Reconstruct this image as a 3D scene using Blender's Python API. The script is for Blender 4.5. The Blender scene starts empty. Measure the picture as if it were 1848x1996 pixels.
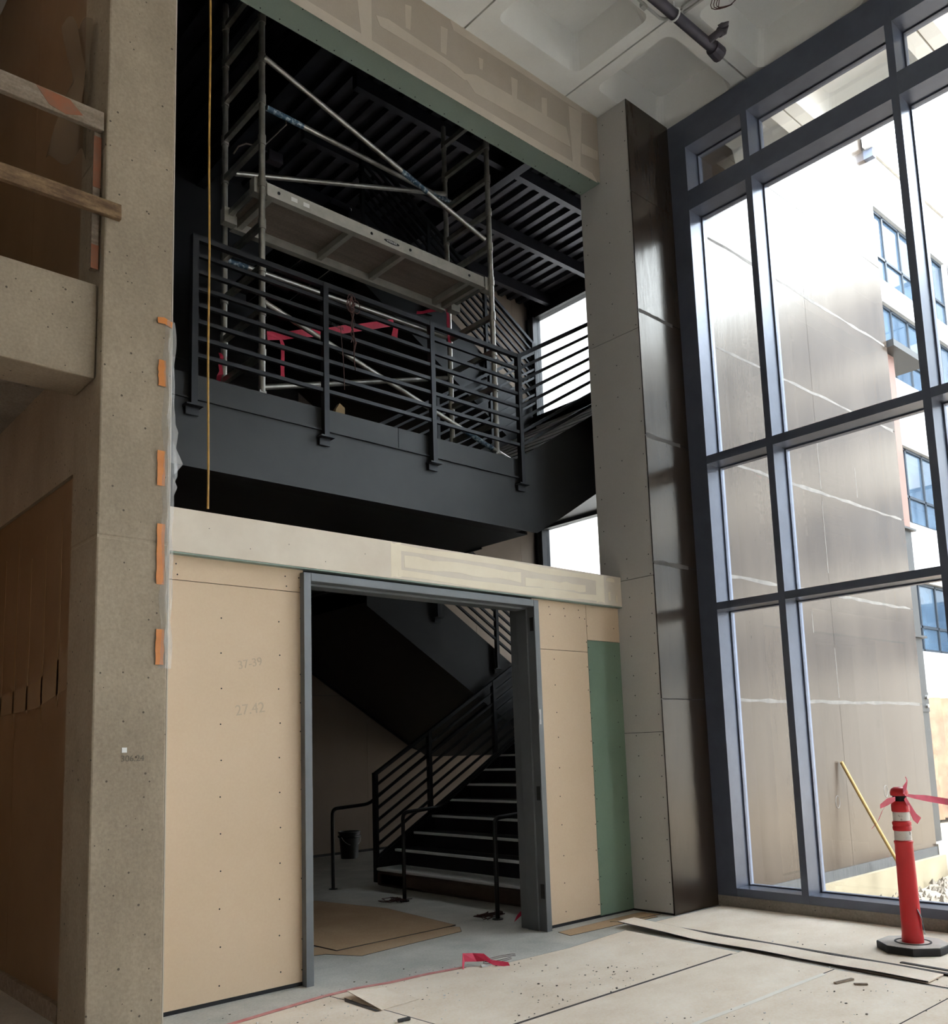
import bpy, bmesh, math, random
from mathutils import Vector, Matrix
random.seed(7)
S = bpy.context.scene
COL = S.collection
# ------------------------------------------------------------------ camera
F, PX, PY = 1755.4, 924.0, 1218.0            # pixels, in the 1848 x 1996 frame
RX, RY, RZ = 1.7072, 0.0323, -0.7275
ROT = Matrix.Rotation(RZ, 3, 'Z') @ Matrix.Rotation(RY, 3, 'Y') @ Matrix.Rotation(RX, 3, 'X')
EYE = Vector((0, 0, 1.55))
cd = bpy.data.cameras.new('camera'); co = bpy.data.objects.new('camera', cd); COL.objects.link(co)
co.matrix_world = Matrix.Translation(EYE) @ ROT.to_4x4()
cd.sensor_fit = 'HORIZONTAL'; cd.sensor_width = 36; cd.lens = 36 * F / 1848
cd.shift_y = (PY - 998) / 1848; cd.clip_start = .05; cd.clip_end = 300
S.camera = co
# ------------------------------------------------------------------ sky, sun, lamps, exposure
w = bpy.data.worlds.new('world'); S.world = w; w.use_nodes = True
nt = w.node_tree; bg = nt.nodes['Background']
bg.inputs['Color'].default_value = (0.83, 0.91, 1.0, 1); bg.inputs['Strength'].default_value = 6.8
sl = bpy.data.lights.new('sun', 'SUN'); so = bpy.data.objects.new('sun', sl); COL.objects.link(so)
sl.energy = 4.5; sl.angle = math.radians(2); sl.color = (1, .93, .82)
so.rotation_euler = Vector((-.52, .12, .85)).to_track_quat('Z', 'Y').to_euler()
S.view_settings.view_transform = 'Standard'; S.view_settings.look = 'None'
S.view_settings.exposure = 1.98; S.view_settings.gamma = 1.0
S.view_settings.use_curve_mapping = False

# ------------------------------------------------------------------ helpers
def at(px, py, ax, val):
    d = ROT @ Vector((px - PX, -(py - PY), -F)); t = (val - EYE[ax]) / d[ax]
    return EYE + d * t

class MB:
    def __init__(s): s.v = []; s.f = []
    def poly(s, pts):
        n = len(s.v); s.v += [Vector(p) for p in pts]; s.f.append(tuple(range(n, n + len(pts)))); return s
    def box(s, x0, x1, y0, y1, z0, z1):
        n = len(s.v)
        s.v += [Vector(p) for p in ((x0,y0,z0),(x1,y0,z0),(x1,y1,z0),(x0,y1,z0),(x0,y0,z1),(x1,y0,z1),(x1,y1,z1),(x0,y1,z1))]
        s.f += [tuple(n + i for i in q) for q in ((0,3,2,1),(4,5,6,7),(0,1,5,4),(1,2,6,5),(2,3,7,6),(3,0,4,7))]
        return s
    def bar(s, a, b, wd, ht, up=(0, 0, 1)):
        a = Vector(a); b = Vector(b); d = (b - a).normalized(); up = Vector(up)
        if abs(d.dot(up)) > .98: up = Vector((0, 1, 0))
        r = d.cross(up).normalized(); u = r.cross(d)
        n = len(s.v)
        for p in (a, b):
            for i, j in ((-1,-1),(1,-1),(1,1),(-1,1)): s.v.append(p + r * wd/2 * i + u * ht/2 * j)
        s.f += [tuple(n + i for i in q) for q in ((0,1,2,3),(7,6,5,4),(0,4,5,1),(1,5,6,2),(2,6,7,3),(3,7,4,0))]
        return s
    def prism(s, pts, ext):
        n = len(s.v); k = len(pts); e = Vector(ext)
        s.v += [Vector(p) for p in pts] + [Vector(p) + e for p in pts]
        s.f.append(tuple(range(n, n + k))); s.f.append(tuple(range(n + 2*k - 1, n + k - 1, -1)))
        for i in range(k):
            j = (i + 1) % k; s.f.append((n + i, n + k + i, n + k + j, n + j))
        return s
    def tube(s, path, r, seg=8, cap=True):
        path = [Vector(p) for p in path]; n0 = len(s.v); m = len(path)
        rr = r if isinstance(r, (list, tuple)) else [r] * m
        up = None
        for i, p in enumerate(path):
            d = (path[min(i+1, m-1)] - path[max(i-1, 0)]).normalized()
            if up is None: up = Vector((0,0,1)) if abs(d.z) < .9 else Vector((1,0,0))
            x = d.cross(up).normalized(); up = x.cross(d).normalized()
            for k in range(seg):
                a = 2*math.pi*k/seg; s.v.append(p + (x*math.cos(a) + up*math.sin(a)) * rr[i])
        for i in range(m - 1):
            for k in range(seg):
                k2 = (k + 1) % seg
                s.f.append((n0+i*seg+k, n0+i*seg+k2, n0+(i+1)*seg+k2, n0+(i+1)*seg+k))
        if cap:
            s.f.append(tuple(n0 + k for k in range(seg))[::-1]); s.f.append(tuple(n0 + (m-1)*seg + k for k in range(seg)))
        return s
    def lathe(s, prof, seg=20, c=(0, 0, 0)):
        n0 = len(s.v); c = Vector(c); m = len(prof)
        for r, z in prof:
            for k in range(seg):
                a = 2*math.pi*k/seg; s.v.append(c + Vector((r*math.cos(a), r*math.sin(a), z)))
        for i in range(m - 1):
            for k in range(seg):
                k2 = (k+1) % seg; s.f.append((n0+i*seg+k, n0+i*seg+k2, n0+(i+1)*seg+k2, n0+(i+1)*seg+k))
        if prof[0][0] > 1e-6: s.f.append(tuple(n0 + k for k in range(seg))[::-1])
        if prof[-1][0] > 1e-6: s.f.append(tuple(n0 + (m-1)*seg + k for k in range(seg)))
        return s
    def ribbon(s, pts, width, side=(0, 0, 1), th=.0012, wob=0):
        pts = [Vector(p) for p in pts]; side = Vector(side).normalized(); n = len(s.v); m = len(pts)
        for i, p in enumerate(pts):
            d = (pts[min(i+1, m-1)] - pts[max(i-1, 0)]).normalized()
            sd = side if not wob else (side + Vector((random.uniform(-wob,wob), random.uniform(-wob,wob), random.uniform(-wob,wob)))).normalized()
            nn = d.cross(sd); nn = nn.normalized() if nn.length > 1e-4 else Vector((0,1,0))
            ww = width[i] if isinstance(width, (list, tuple)) else width
            for a, b in ((-.5,-1),(.5,-1),(.5,1),(-.5,1)): s.v.append(p + sd*ww*a + nn*th*b)
        for i in range(m - 1):
            for k in range(4):
                k2 = (k+1) % 4; s.f.append((n+i*4+k, n+i*4+k2, n+(i+1)*4+k2, n+(i+1)*4+k))
        s.f.append((n, n+1, n+2, n+3)); e = n+(m-1)*4; s.f.append((e+3, e+2, e+1, e))
        return s
    def mesh(s, name, mat, off=Vector(), smooth=False):
        me = bpy.data.meshes.new(name)
        me.from_pydata([tuple(v - off) for v in s.v], [], s.f); me.update()
        bm = bmesh.new(); bm.from_mesh(me); bmesh.ops.recalc_face_normals(bm, faces=bm.faces); bm.to_mesh(me); bm.free()
        me.materials.append(mat)
        if smooth:
            for p in me.polygons: p.use_smooth = True
            try: me.set_sharp_from_angle(angle=math.radians(40))
            except Exception: pass
        return me

def wloc(o):
    l = Vector(o.location)
    while o.parent: o = o.parent; l += Vector(o.location)
    return l
def tag(o, label=None, cat=None, group=None, kind=None):
    if label: o['label'] = label
    if cat: o['category'] = cat
    if group: o['group'] = group
    if kind: o['kind'] = kind
    return o
def thing(name, loc, label, cat, group=None, kind=None):
    o = bpy.data.objects.new(name, None); COL.objects.link(o); o.location = loc; o.empty_display_size = .1
    return tag(o, label, cat, group, kind)
def part(name, mb, mat, parent, label=None, kind=None, smooth=False, bevel=0):
    o = bpy.data.objects.new(name, mb.mesh(name, mat, wloc(parent), smooth)); COL.objects.link(o); o.parent = parent
    if bevel: bv(o, bevel)
    return tag(o, label, None, None, kind)
def solo(name, mb, mat, label, cat, group=None, kind=None, smooth=False, bevel=0):
    lo = Vector([min(v[i] for v in mb.v) for i in range(3)]); hi = Vector([max(v[i] for v in mb.v) for i in range(3)])
    c = Vector(((lo.x+hi.x)/2, (lo.y+hi.y)/2, lo.z))
    o = bpy.data.objects.new(name, mb.mesh(name, mat, c, smooth)); COL.objects.link(o); o.location = c
    if bevel: bv(o, bevel)
    return tag(o, label, cat, group, kind)
def inst(src, parent, loc):
    o = src.copy(); COL.objects.link(o); o.parent = parent; o.location = loc; return o
def bv(o, wd, seg=2):
    m = o.modifiers.new('bevel', 'BEVEL'); m.width = wd; m.segments = seg; m.limit_method = 'ANGLE'; m.angle_limit = math.radians(40)

# ------------------------------------------------------------------ materials
def lin(c):
    return tuple(((x/255)/12.92 if x/255 <= .04045 else ((x/255+.055)/1.055)**2.4) for x in c)
def mat(name, c1, c2=None, scale=3, rough=.6, metal=0, bump=0, stretch=(1,1,1), fine=0, pits=0, rvar=0, spec=.5, bscale=None, sharp=(.35,.65)):
    m = bpy.data.materials.new(name); m.use_nodes = True; t = m.node_tree; N = t.nodes; L = t.links
    b = N['Principled BSDF']; b.inputs['Roughness'].default_value = rough; b.inputs['Metallic'].default_value = metal
    b.inputs['Specular IOR Level'].default_value = spec
    b.inputs['Base Color'].default_value = (*c1, 1)
    tc = N.new('ShaderNodeTexCoord'); mp = N.new('ShaderNodeMapping'); mp.inputs['Scale'].default_value = stretch
    L.new(tc.outputs['Object'], mp.inputs['Vector'])
    col = None
    if c2:
        n = N.new('ShaderNodeTexNoise'); n.inputs['Scale'].default_value = scale; n.inputs['Detail'].default_value = 7; n.inputs['Roughness'].default_value = .62
        L.new(mp.outputs[0], n.inputs['Vector'])
        r = N.new('ShaderNodeValToRGB'); r.color_ramp.elements[0].position = sharp[0]; r.color_ramp.elements[1].position = sharp[1]
        r.color_ramp.elements[0].color = (*c1, 1); r.color_ramp.elements[1].color = (*c2, 1)
        L.new(n.outputs['Fac'], r.inputs['Fac']); col = r.outputs['Color']
        if rvar:
            mr = N.new('ShaderNodeMapRange'); mr.inputs['To Min'].default_value = rough - rvar; mr.inputs['To Max'].default_value = rough + rvar
            L.new(n.outputs['Fac'], mr.inputs['Value']); L.new(mr.outputs[0], b.inputs['Roughness'])
    if fine and col:
        n2 = N.new('ShaderNodeTexNoise'); n2.inputs['Scale'].default_value = 60; n2.inputs['Detail'].default_value = 4
        L.new(tc.outputs['Object'], n2.inputs['Vector'])
        mx = N.new('ShaderNodeMix'); mx.data_type = 'RGBA'; mx.blend_type = 'OVERLAY'; mx.inputs[0].default_value = fine
        L.new(col, mx.inputs[6]); L.new(n2.outputs['Fac'], mx.inputs[7]); col = mx.outputs[2]
    if pits and col:
        v = N.new('ShaderNodeTexVoronoi'); v.inputs['Scale'].default_value = 14; v.inputs['Randomness'].default_value = 1
        L.new(tc.outputs['Object'], v.inputs['Vector'])
        n3 = N.new('ShaderNodeTexNoise'); n3.inputs['Scale'].default_value = 5; L.new(tc.outputs['Object'], n3.inputs['Vector'])
        th = N.new('ShaderNodeMath'); th.operation = 'MULTIPLY'; th.inputs[1].default_value = .17 * pits
        L.new(n3.outputs['Fac'], th.inputs[0])
        lt = N.new('ShaderNodeMath'); lt.operation = 'LESS_THAN'; L.new(v.outputs['Distance'], lt.inputs[0]); L.new(th.outputs[0], lt.inputs[1])
        mx = N.new('ShaderNodeMix'); mx.data_type = 'RGBA'; mx.inputs[7].default_value = (*[x*.35 for x in c1], 1)
        L.new(lt.outputs[0], mx.inputs[0]); L.new(col, mx.inputs[6]); col = mx.outputs[2]
    if col: L.new(col, b.inputs['Base Color'])
    if bump:
        nb = N.new('ShaderNodeTexNoise'); nb.inputs['Scale'].default_value = bscale or scale*6; nb.inputs['Detail'].default_value = 5
        L.new(mp.outputs[0], nb.inputs['Vector'])
        bp = N.new('ShaderNodeBump'); bp.inputs['Strength'].default_value = bump; bp.inputs['Distance'].default_value = .02
        L.new(nb.outputs['Fac'], bp.inputs['Height']); L.new(bp.outputs[0], b.inputs['Normal'])
    return m
def glass(name, tint=(1,1,1), refl=.08, rough=.02):
    m = bpy.data.materials.new(name); m.use_nodes = True; t = m.node_tree; N = t.nodes; L = t.links
    N.remove(N['Principled BSDF']); out = N['Material Output']
    tr = N.new('ShaderNodeBsdfTransparent'); tr.inputs['Color'].default_value = (*tint, 1)
    gl = N.new('ShaderNodeBsdfGlossy'); gl.inputs['Roughness'].default_value = rough
    fr = N.new('ShaderNodeFresnel'); fr.inputs['IOR'].default_value = 1.45
    ms = N.new('ShaderNodeMath'); ms.operation = 'MULTIPLY'; ms.inputs[1].default_value = refl / .08
    L.new(fr.outputs[0], ms.inputs[0])
    mx = N.new('ShaderNodeMixShader'); L.new(ms.outputs[0], mx.inputs[0]); L.new(tr.outputs[0], mx.inputs[1]); L.new(gl.outputs[0], mx.inputs[2])
    L.new(mx.outputs[0], out.inputs['Surface']); return m

M = {}
M['floor'] = mat('dusty_concrete', (.42,.41,.37), (.56,.53,.48), 2.5, .85, fine=.25, bump=.15)
M['board'] = mat('hardboard', (.75,.62,.49), (.86,.745,.62), 1.6, .8, fine=.3, bump=.08, stretch=(1,1.6,1))
M['board_edge'] = mat('board_edge', (.05,.04,.035), rough=.8)
M['paper'] = mat('brown_paper', (.42,.27,.15), (.50,.34,.20), 2, .75, fine=.2, bump=.1)
M['concrete'] = mat('raw_concrete', (.28,.218,.152), (.385,.305,.218), 1.6, .85, fine=.28, pits=1, bump=.12, bscale=40, stretch=(1,1,.55))
M['concrete_grey'] = mat('grey_concrete', (.20,.175,.145), (.31,.275,.23), 1.8, .85, fine=.4, pits=.8, bump=.2, bscale=30)
M['ceil'] = mat('painted_concrete', (.78,.77,.74), (.83,.82,.79), 2, .8, fine=.12, bump=.08, bscale=25)
M['drywall'] = mat('tan_drywall_paper', (.64,.475,.32), (.68,.51,.355), .8, .8, fine=.06)
M['white_wall'] = mat('white_painted_wall', (.78,.76,.73), (.82,.80,.77), 1, .85)
M['flash'] = mat('scratched_flashing', (.018,.017,.017), (.05,.048,.046), 9, .6, stretch=(4,4,.4))
M['brown_sheet'] = None
M['seam'] = mat('pale_seam_tape', (.80,.73,.64), (.84,.78,.70), 6, .8)
M['drywall_pale'] = mat('grey_drywall_paper', (.46,.44,.415), (.50,.48,.455), .8, .8, fine=.06)
M['header_dw'] = mat('header_drywall', (.40,.335,.265), (.44,.37,.30), 2, .85, fine=.06)
M['compound'] = mat('joint_compound', (.50,.43,.345), (.56,.48,.39), 3, .85)
M['cream'] = mat('cream_compound', (.80,.69,.53), (.86,.76,.60), 3, .85)
M['ledge_dw'] = mat('ledge_drywall', (.68,.58,.47), (.75,.655,.54), 2.5, .85)
M['green'] = mat('green_board', (.15,.215,.15), (.17,.24,.17), 2, .8, fine=.06)
M['green_pale'] = mat('green_soffit_board', (.25,.31,.26), (.275,.335,.285), 2, .8, fine=.06)
M['screw'] = mat('black_screw', (.015,.015,.017), rough=.5, metal=.5)
M['bronze'] = mat('dark_coated_panel', (.030,.021,.0155), (.045,.033,.025), .9, .20, metal=.04, bump=.10, bscale=7, rvar=.06, spec=.36, stretch=(1.6,1.6,.35))
M['bronze'].node_tree.nodes['Principled BSDF'].inputs['Specular Tint'].default_value = (1, .90, .74, 1)
M['smear'] = mat('pale_sealant_smear', (.060,.050,.042), (.10,.088,.075), 6, .8)
M['mull'] = mat('dark_aluminium', (.095,.108,.150), (.115,.13,.175), 5, .35, metal=.35, bump=.02, spec=.6)
M['glass'] = glass('clear_glass', (.97,.985,.98), .06)
M['fglass'] = mat('tinted_window_glass', (.02,.032,.05), (.045,.07,.10), .6, .06, spec=.5)
M['black'] = mat('black_steel', (.007,.008,.010), (.011,.012,.015), 6, .42, metal=.3)
M['fascia'] = mat('charcoal_steel', (.0125,.013,.013), (.0175,.018,.0175), 3, .48, metal=.2)
M['deck'] = mat('dark_metal_deck', (.028,.028,.036), (.04,.04,.05), 5, .38, metal=.6)
M['tread'] = mat('dark_tread', (.006,.007,.012), (.010,.011,.018), 5, .6)
M['nosing'] = mat('worn_nosing', (.80,.80,.80), (.88,.87,.86), 12, .4)
M['step'] = mat('brown_concrete_step', (.085,.055,.04), (.12,.08,.055), 4, .85, bump=.1)
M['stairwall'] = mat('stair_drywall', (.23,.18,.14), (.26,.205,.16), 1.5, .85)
M['stairdark'] = mat('dark_wall_and_shade', (.010,.010,.013), (.014,.014,.017), 2, .7)
M['alu'] = mat('scaffold_aluminium', (.30,.285,.25), (.46,.44,.40), 9, .36, metal=.85, rvar=.08)
M['plank_ply'] = mat('weathered_plywood', (.20,.16,.13), (.27,.22,.18), 3, .8, fine=.3, stretch=(.4,3,1))
M['plank_alu'] = mat('plank_beam', (.40,.38,.33), (.50,.47,.41), 8, .5, metal=.5)
M['blue'] = mat('blue_sticker', (.02,.06,.10), (.35,.42,.46), 30, .5, sharp=(.5,.62))
M['wood'] = mat('weathered_timber', (.10,.052,.024), (.26,.16,.08), 4, .8, fine=.4, stretch=(1.2,6,6), bump=.25)
M['wood_grey'] = mat('grey_timber', (.20,.145,.10), (.30,.235,.175), 4, .85, fine=.4, stretch=(1.2,6,6), bump=.2)
M['orange_paint'] = mat('orange_spray_paint', (.30,.10,.045), (.22,.11,.065), 9, .8)
M['tape_o'] = mat('orange_tape', (.62,.20,.035), (.70,.25,.05), 10, .45)
M['tape_r'] = mat('red_caution_tape', (.48,.010,.045), (.60,.02,.07), 8, .6)
M['tape_dust'] = mat('dusty_red_tape', (.55,.16,.15), (.66,.32,.28), 10, .7)
M['ink'] = mat('black_ink', (.012,.012,.014), rough=.6)
M['cord'] = mat('yellow_cord', (.55,.30,.05), (.38,.22,.06), 20, .6)
M['string'] = mat('dark_string', (.10,.035,.03), (.07,.035,.03), 20, .8)
M['cone'] = mat('orange_red_plastic', (.66,.012,.018), (.58,.016,.02), 3, .38)
M['band'] = mat('scuffed_reflective_band', (.72,.66,.60), (.12,.10,.09), 22, .4, sharp=(.60,.66))
M['rubber'] = mat('black_rubber', (.018,.018,.02), (.03,.03,.03), 6, .75)
M['dust_top'] = mat('dusty_rubber', (.42,.38,.34), (.55,.50,.45), 8, .85)
M['frame'] = mat('grey_door_frame', (.13,.138,.142), (.15,.158,.162), 4, .42, metal=.1)
M['hinge'] = mat('dull_hinge', (.045,.045,.045), rough=.45, metal=.6)
M['strike'] = mat('steel_strike', (.4,.38,.36), (.25,.23,.22), 20, .4, metal=.8)
M['plastic'] = None
M['steel_rust'] = mat('primer_steel', (.085,.040,.028), (.11,.055,.040), 2, .6)
M['steel_dk'] = mat('dark_steel_column', (.010,.009,.009), (.017,.016,.015), 3, .5)
M['facade'] = mat('pale_concrete', (.22,.21,.20), (.31,.30,.285), .8, .9, fine=.3, pits=.5)
M['fframe'] = mat('facade_window_frame', (.018,.024,.032), rough=.45, metal=.3)
M['ground'] = mat('dry_earth', (.15,.12,.088), (.25,.205,.155), 1.5, .95, fine=.5, bump=.5, bscale=8)
M['curb'] = mat('cream_concrete_curb', (.16,.125,.075), (.20,.16,.10), 2, .9, fine=.3)
M['tarp'] = mat('brown_tarp', (.12,.062,.034), (.20,.115,.066), 3, .6, bump=.3)
M['rock'] = mat('rubble', (.10,.08,.06), (.22,.18,.14), 6, .95)
M['pole'] = mat('yellow_handle', (.24,.145,.035), (.20,.12,.03), 8, .5)
M['pipe'] = mat('dark_pipe', (.05,.045,.06), (.075,.065,.08), 6, .55, metal=.3)
M['conduit'] = mat('painted_conduit', (.45,.45,.43), rough=.6)
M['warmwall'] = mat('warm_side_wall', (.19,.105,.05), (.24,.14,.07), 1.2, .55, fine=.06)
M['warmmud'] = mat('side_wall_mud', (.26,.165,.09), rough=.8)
M['debris'] = mat('dark_debris', (.06,.05,.04), (.18,.15,.12), 8, .9)
M['white'] = mat('white_scrap', (.75,.73,.70), rough=.7)
M['bucket'] = mat('black_bucket', (.010,.012,.013), rough=.5)
def plastic():
    m = bpy.data.materials.new('clear_poly_sheet'); m.use_nodes = True; b = m.node_tree.nodes['Principled BSDF']
    b.inputs['Base Color'].default_value = (.75,.74,.72,1); b.inputs['Roughness'].default_value = .25; b.inputs['Alpha'].default_value = .26
    return m
M['plastic'] = plastic()
M['brown_sheet'] = plastic(); M['brown_sheet'].name = 'brown_translucent_sheet'
_b = M['brown_sheet'].node_tree.nodes['Principled BSDF']; _b.inputs['Base Color'].default_value = (.16,.12,.08,1); _b.inputs['Alpha'].default_value = .5; _b.inputs['Roughness'].default_value = .5  # browner and more opaque than the clear sheet

def screws(pts, axis, val, parent, r=.0055):
    """pts: (u, z) on the plane axis = val; the heads stand 1.5 mm proud towards the room."""
    mb = MB()
    for u, z in pts:
        ring = []
        for k in range(6):
            a = k*math.pi/3; p = [0, 0, z + r*math.sin(a)]; p[axis] = val; p[1-axis] = u + r*math.cos(a); ring.append(p)
        e = [0, 0, 0]; e[axis] = -.0015; mb.prism(ring, e)
    part('drywall_screws', mb, M['screw'], parent, 'rows of black drywall screw heads', 'stuff')
def smear(parent, pts, axis, val, m, th=.0012, name='joint_compound', sgn=-1):
    e = [0,0,0]; e[axis] = sgn*th*random.uniform(.6, 1.6)
    return part(name, MB().prism(pts, e), m, parent)

# ================================================================== THE SETTING
ST = 'structure'
WY = 5.545                                    # face of the door wall
# floor slab -----------------------------------------------------------------
mb = MB().box(-7, 7.85, -8.5, 5.09, -.25, 0).box(-7, 12.7, 5.09, 12.3, -.25, 0)
solo('floor', mb, M['floor'], 'dusty grey concrete floor slab of the hall', 'floor', kind=ST)

# waffle ceiling -------------------------------------------------------------
ZB, ZT, MODX, MODY = 8.08, 8.40, 1.365, 1.365
ceil = solo('ceiling', MB().box(-7, 9.3, -8.5, 5.5, 8.47, 8.75).box(-7, 2.3, 5.5, 10.3, 8.47, 8.75), M['ceil'], 'pale painted concrete waffle ceiling with square coffers', 'ceiling', kind=ST)
def coffer_mesh(x0, x1, y0, y1, cx0, cx1, cy0, cy1, name):
    mb = MB(); g = .009
    sq = [(x0+g, y0+g), (x1-g, y0+g), (x1-g, y1-g), (x0+g, y1-g)]
    def rr(ax0, ax1, ay0, ay1, r, z):
        out = []
        for (cx, cy, a0) in ((ax0+r, ay0+r, 180), (ax1-r, ay0+r, 270), (ax1-r, ay1-r, 0), (ax0+r, ay1-r, 90)):
            out.append([Vector((cx + r*math.cos(math.radians(a0+22.5*k)), cy + r*math.sin(math.radians(a0+22.5*k)), z)) for k in range(5)])
        return out
    A = rr(cx0, cx1, cy0, cy1, .09, ZB); B = rr(cx0+.09, cx1-.09, cy0+.09, cy1-.09, .07, ZT)
    for i in range(4):
        c = Vector((*sq[i], ZB)); c2 = Vector((*sq[(i+1) % 4], ZB))
        for k in range(4): mb.poly([c, A[i][k], A[i][k+1]])
        mb.poly([c, A[i][4], A[(i+1) % 4][0], c2])
        up = Vector((0, 0, .03)); mb.poly([c, c2, c2+up, c+up])
    fa = [p for q in A for p in q]; fb = [p for q in B for p in q]; n = len(fa)
    for k in range(n): mb.poly([fa[k], fa[(k+1) % n], fb[(k+1) % n], fb[k]])
    mb.poly(fb)
    bm = bmesh.new(); me = mb.mesh(name, M['ceil'], Vector((x0, y0, 0)))
    bm.from_mesh(me); bmesh.ops.remove_doubles(bm, verts=bm.verts, dist=1e-4); bmesh.ops.recalc_face_normals(bm, faces=bm.faces)
    bm.to_mesh(me); bm.free()
    return me
RX0, RY0 = 6.395, 4.145
std = coffer_mesh(0, MODX, 0, MODY, .145, MODX-.145, .145, MODY-.145, 'coffer')
edge = coffer_mesh(0, MODX, 0, MODY, .145, MODX-.145, .145, 1.05, 'coffer_edge')
cl = wloc(ceil)
for i in range(-9, 2):
    for j in range(-9, 1):
        o = bpy.data.objects.new('coffer', edge if j == 0 else std); COL.objects.link(o); o.parent = ceil
        o.location = Vector((RX0 + i*MODX, RY0 + j*MODY, 0)) - cl
part('rib_backing', MB().box(-6, 9.3, -8.2, 5.52, 8.41, 8.47), M['ceil'], ceil)
part('groove_floor', MB().box(-5.95, 9.25, 5.505, 5.72, 8.085, 8.2), M['ceil'], ceil)
mbg = MB()
for i in range(-9, 3): mbg.box(RX0+i*MODX-.0095, RX0+i*MODX+.0095, -8.1, 5.5, 8.105, 8.12)
for j in range(-9, 2): mbg.box(-5.9, 9.1, RY0+j*MODY-.0095, RY0+j*MODY+.0095, 8.105, 8.12)
part('joint_groove', mbg, M['concrete_grey'], ceil, kind='stuff')
part('edge_beam', MB().box(9.13, 9.32, -8.5, 5.09, 8.02, 8.75), M['concrete_grey'], ceil)

# room behind the camera -----------------------------------------------------
solo('wall_rear', MB().box(-7, 7.85, -8.7, -8.5, 0, 8.5), M['white_wall'], 'white painted wall closing the hall opposite the stair', 'wall', kind=ST)
solo('wall_side', MB().box(-7.2, -7, -8.5, 10.2, 0, 8.5), M['white_wall'], 'long white painted wall of the hall facing the glass', 'wall', kind=ST)

# door wall ------------------------------------------------------------------
wf = thing('wall_front', (4.5, 5.6, 0), 'tan drywall wall holding the open doorway to the stair', 'wall', kind=ST)
part('stud_core', MB().box(2.29, 3.36, WY+.015, 5.73, 0, 2.86).box(5.66, 6.88, WY+.015, 5.73, 0, 2.86).box(3.36, 5.66, WY+.015, 5.73, 2.80, 2.86)
     .box(2.29, 6.9, 5.52, 5.73, 8.08, 10.6), M['stairdark'], wf)
def sheet(x0, x1, z0, z1, m=None, label=None):
    return part('drywall_panel', MB().box(x0, x1, WY, WY+.0135, z0, z1), m or M['drywall'], wf, label)
sheet(2.29, 3.345, .03, 2.692); sheet(2.29, 3.345, 2.697, 2.86)
sheet(5.68, 6.402, .03, 2.407); sheet(5.68, 6.402, 2.412, 2.86); sheet(6.407, 6.88, 2.527, 2.86)
gp = sheet(6.407, 6.88, .02, 2.522, M['green'], 'green moisture-resistant drywall strip')
sp = []
for x in (2.722, 3.151, 3.322):
    z = .10 + random.uniform(0, .05)
    while z < 2.6: sp.append((x + random.uniform(-.006,.006), z)); z += .235 if x < 3.3 else .20
for x in (5.73, 5.945, 6.39, 6.42, 6.80):
    z = .12
    while z < 2.78: sp.append((x + random.uniform(-.008,.008), z)); z += random.uniform(.2, .27)
for x in (2.4, 3.2, 3.31, 5.75, 5.9, 6.1, 6.3): sp.append((x, 2.80)); sp.append((x+.01, 2.73))
screws(sp, 1, WY, wf)

# ledge over the door --------------------------------------------------------
tr = thing('trim_1', (4.5, 5.6, 2.86), 'cream plastered drywall ledge running over the doorway', 'ledge', kind=ST)
part('ledge_core', MB().box(2.29, 6.878, 5.50, 5.74, 2.868, 3.158), M['ledge_dw'], tr)
part('ledge_face', MB().box(2.29, 6.878, 5.488, 5.50, 2.87, 3.16), M['ledge_dw'], tr)
part('green_underside', MB().box(2.29, 6.878, 5.489, 5.75, 2.858, 2.868), M['green_pale'], tr, 'thin green board under the ledge')
def lz(x0, x1, z0, z1, m, n=9, a=.012, y=5.488, par=tr):
    top = [(x0+(x1-x0)*k/n, y, z1+random.uniform(-a,a)) for k in range(n+1)]; bot = [(x0+(x1-x0)*k/n, y, z0+random.uniform(-a,a)) for k in range(n, -1, -1)]
    smear(par, bot[::-1] + top[::-1], 1, y, m)
lz(4.16, 6.5, 3.09, 3.145, M['cream']); lz(4.16, 6.55, 2.885, 2.945, M['cream']); lz(4.22, 5.5, 2.975, 3.06, M['cream'])
lz(4.09, 4.19, 2.885, 3.15, M['cream'], 3); lz(6.5, 6.62, 2.885, 3.145, M['cream'], 3)
lz(5.55, 6.35, 2.96, 3.03, M['cream']); lz(6.68, 6.71, 2.92, 3.0, M['cream'], 2); lz(6.79, 6.81, 2.91, 2.98, M['cream'], 2); lz(6.66, 6.78, 3.10, 3.13, M['cream'], 3)
screws([(2.6,3.05),(2.9,2.95),(3.2,3.02),(3.5,2.93),(3.85,3.03)], 1, 5.488, tr, .003)

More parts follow.
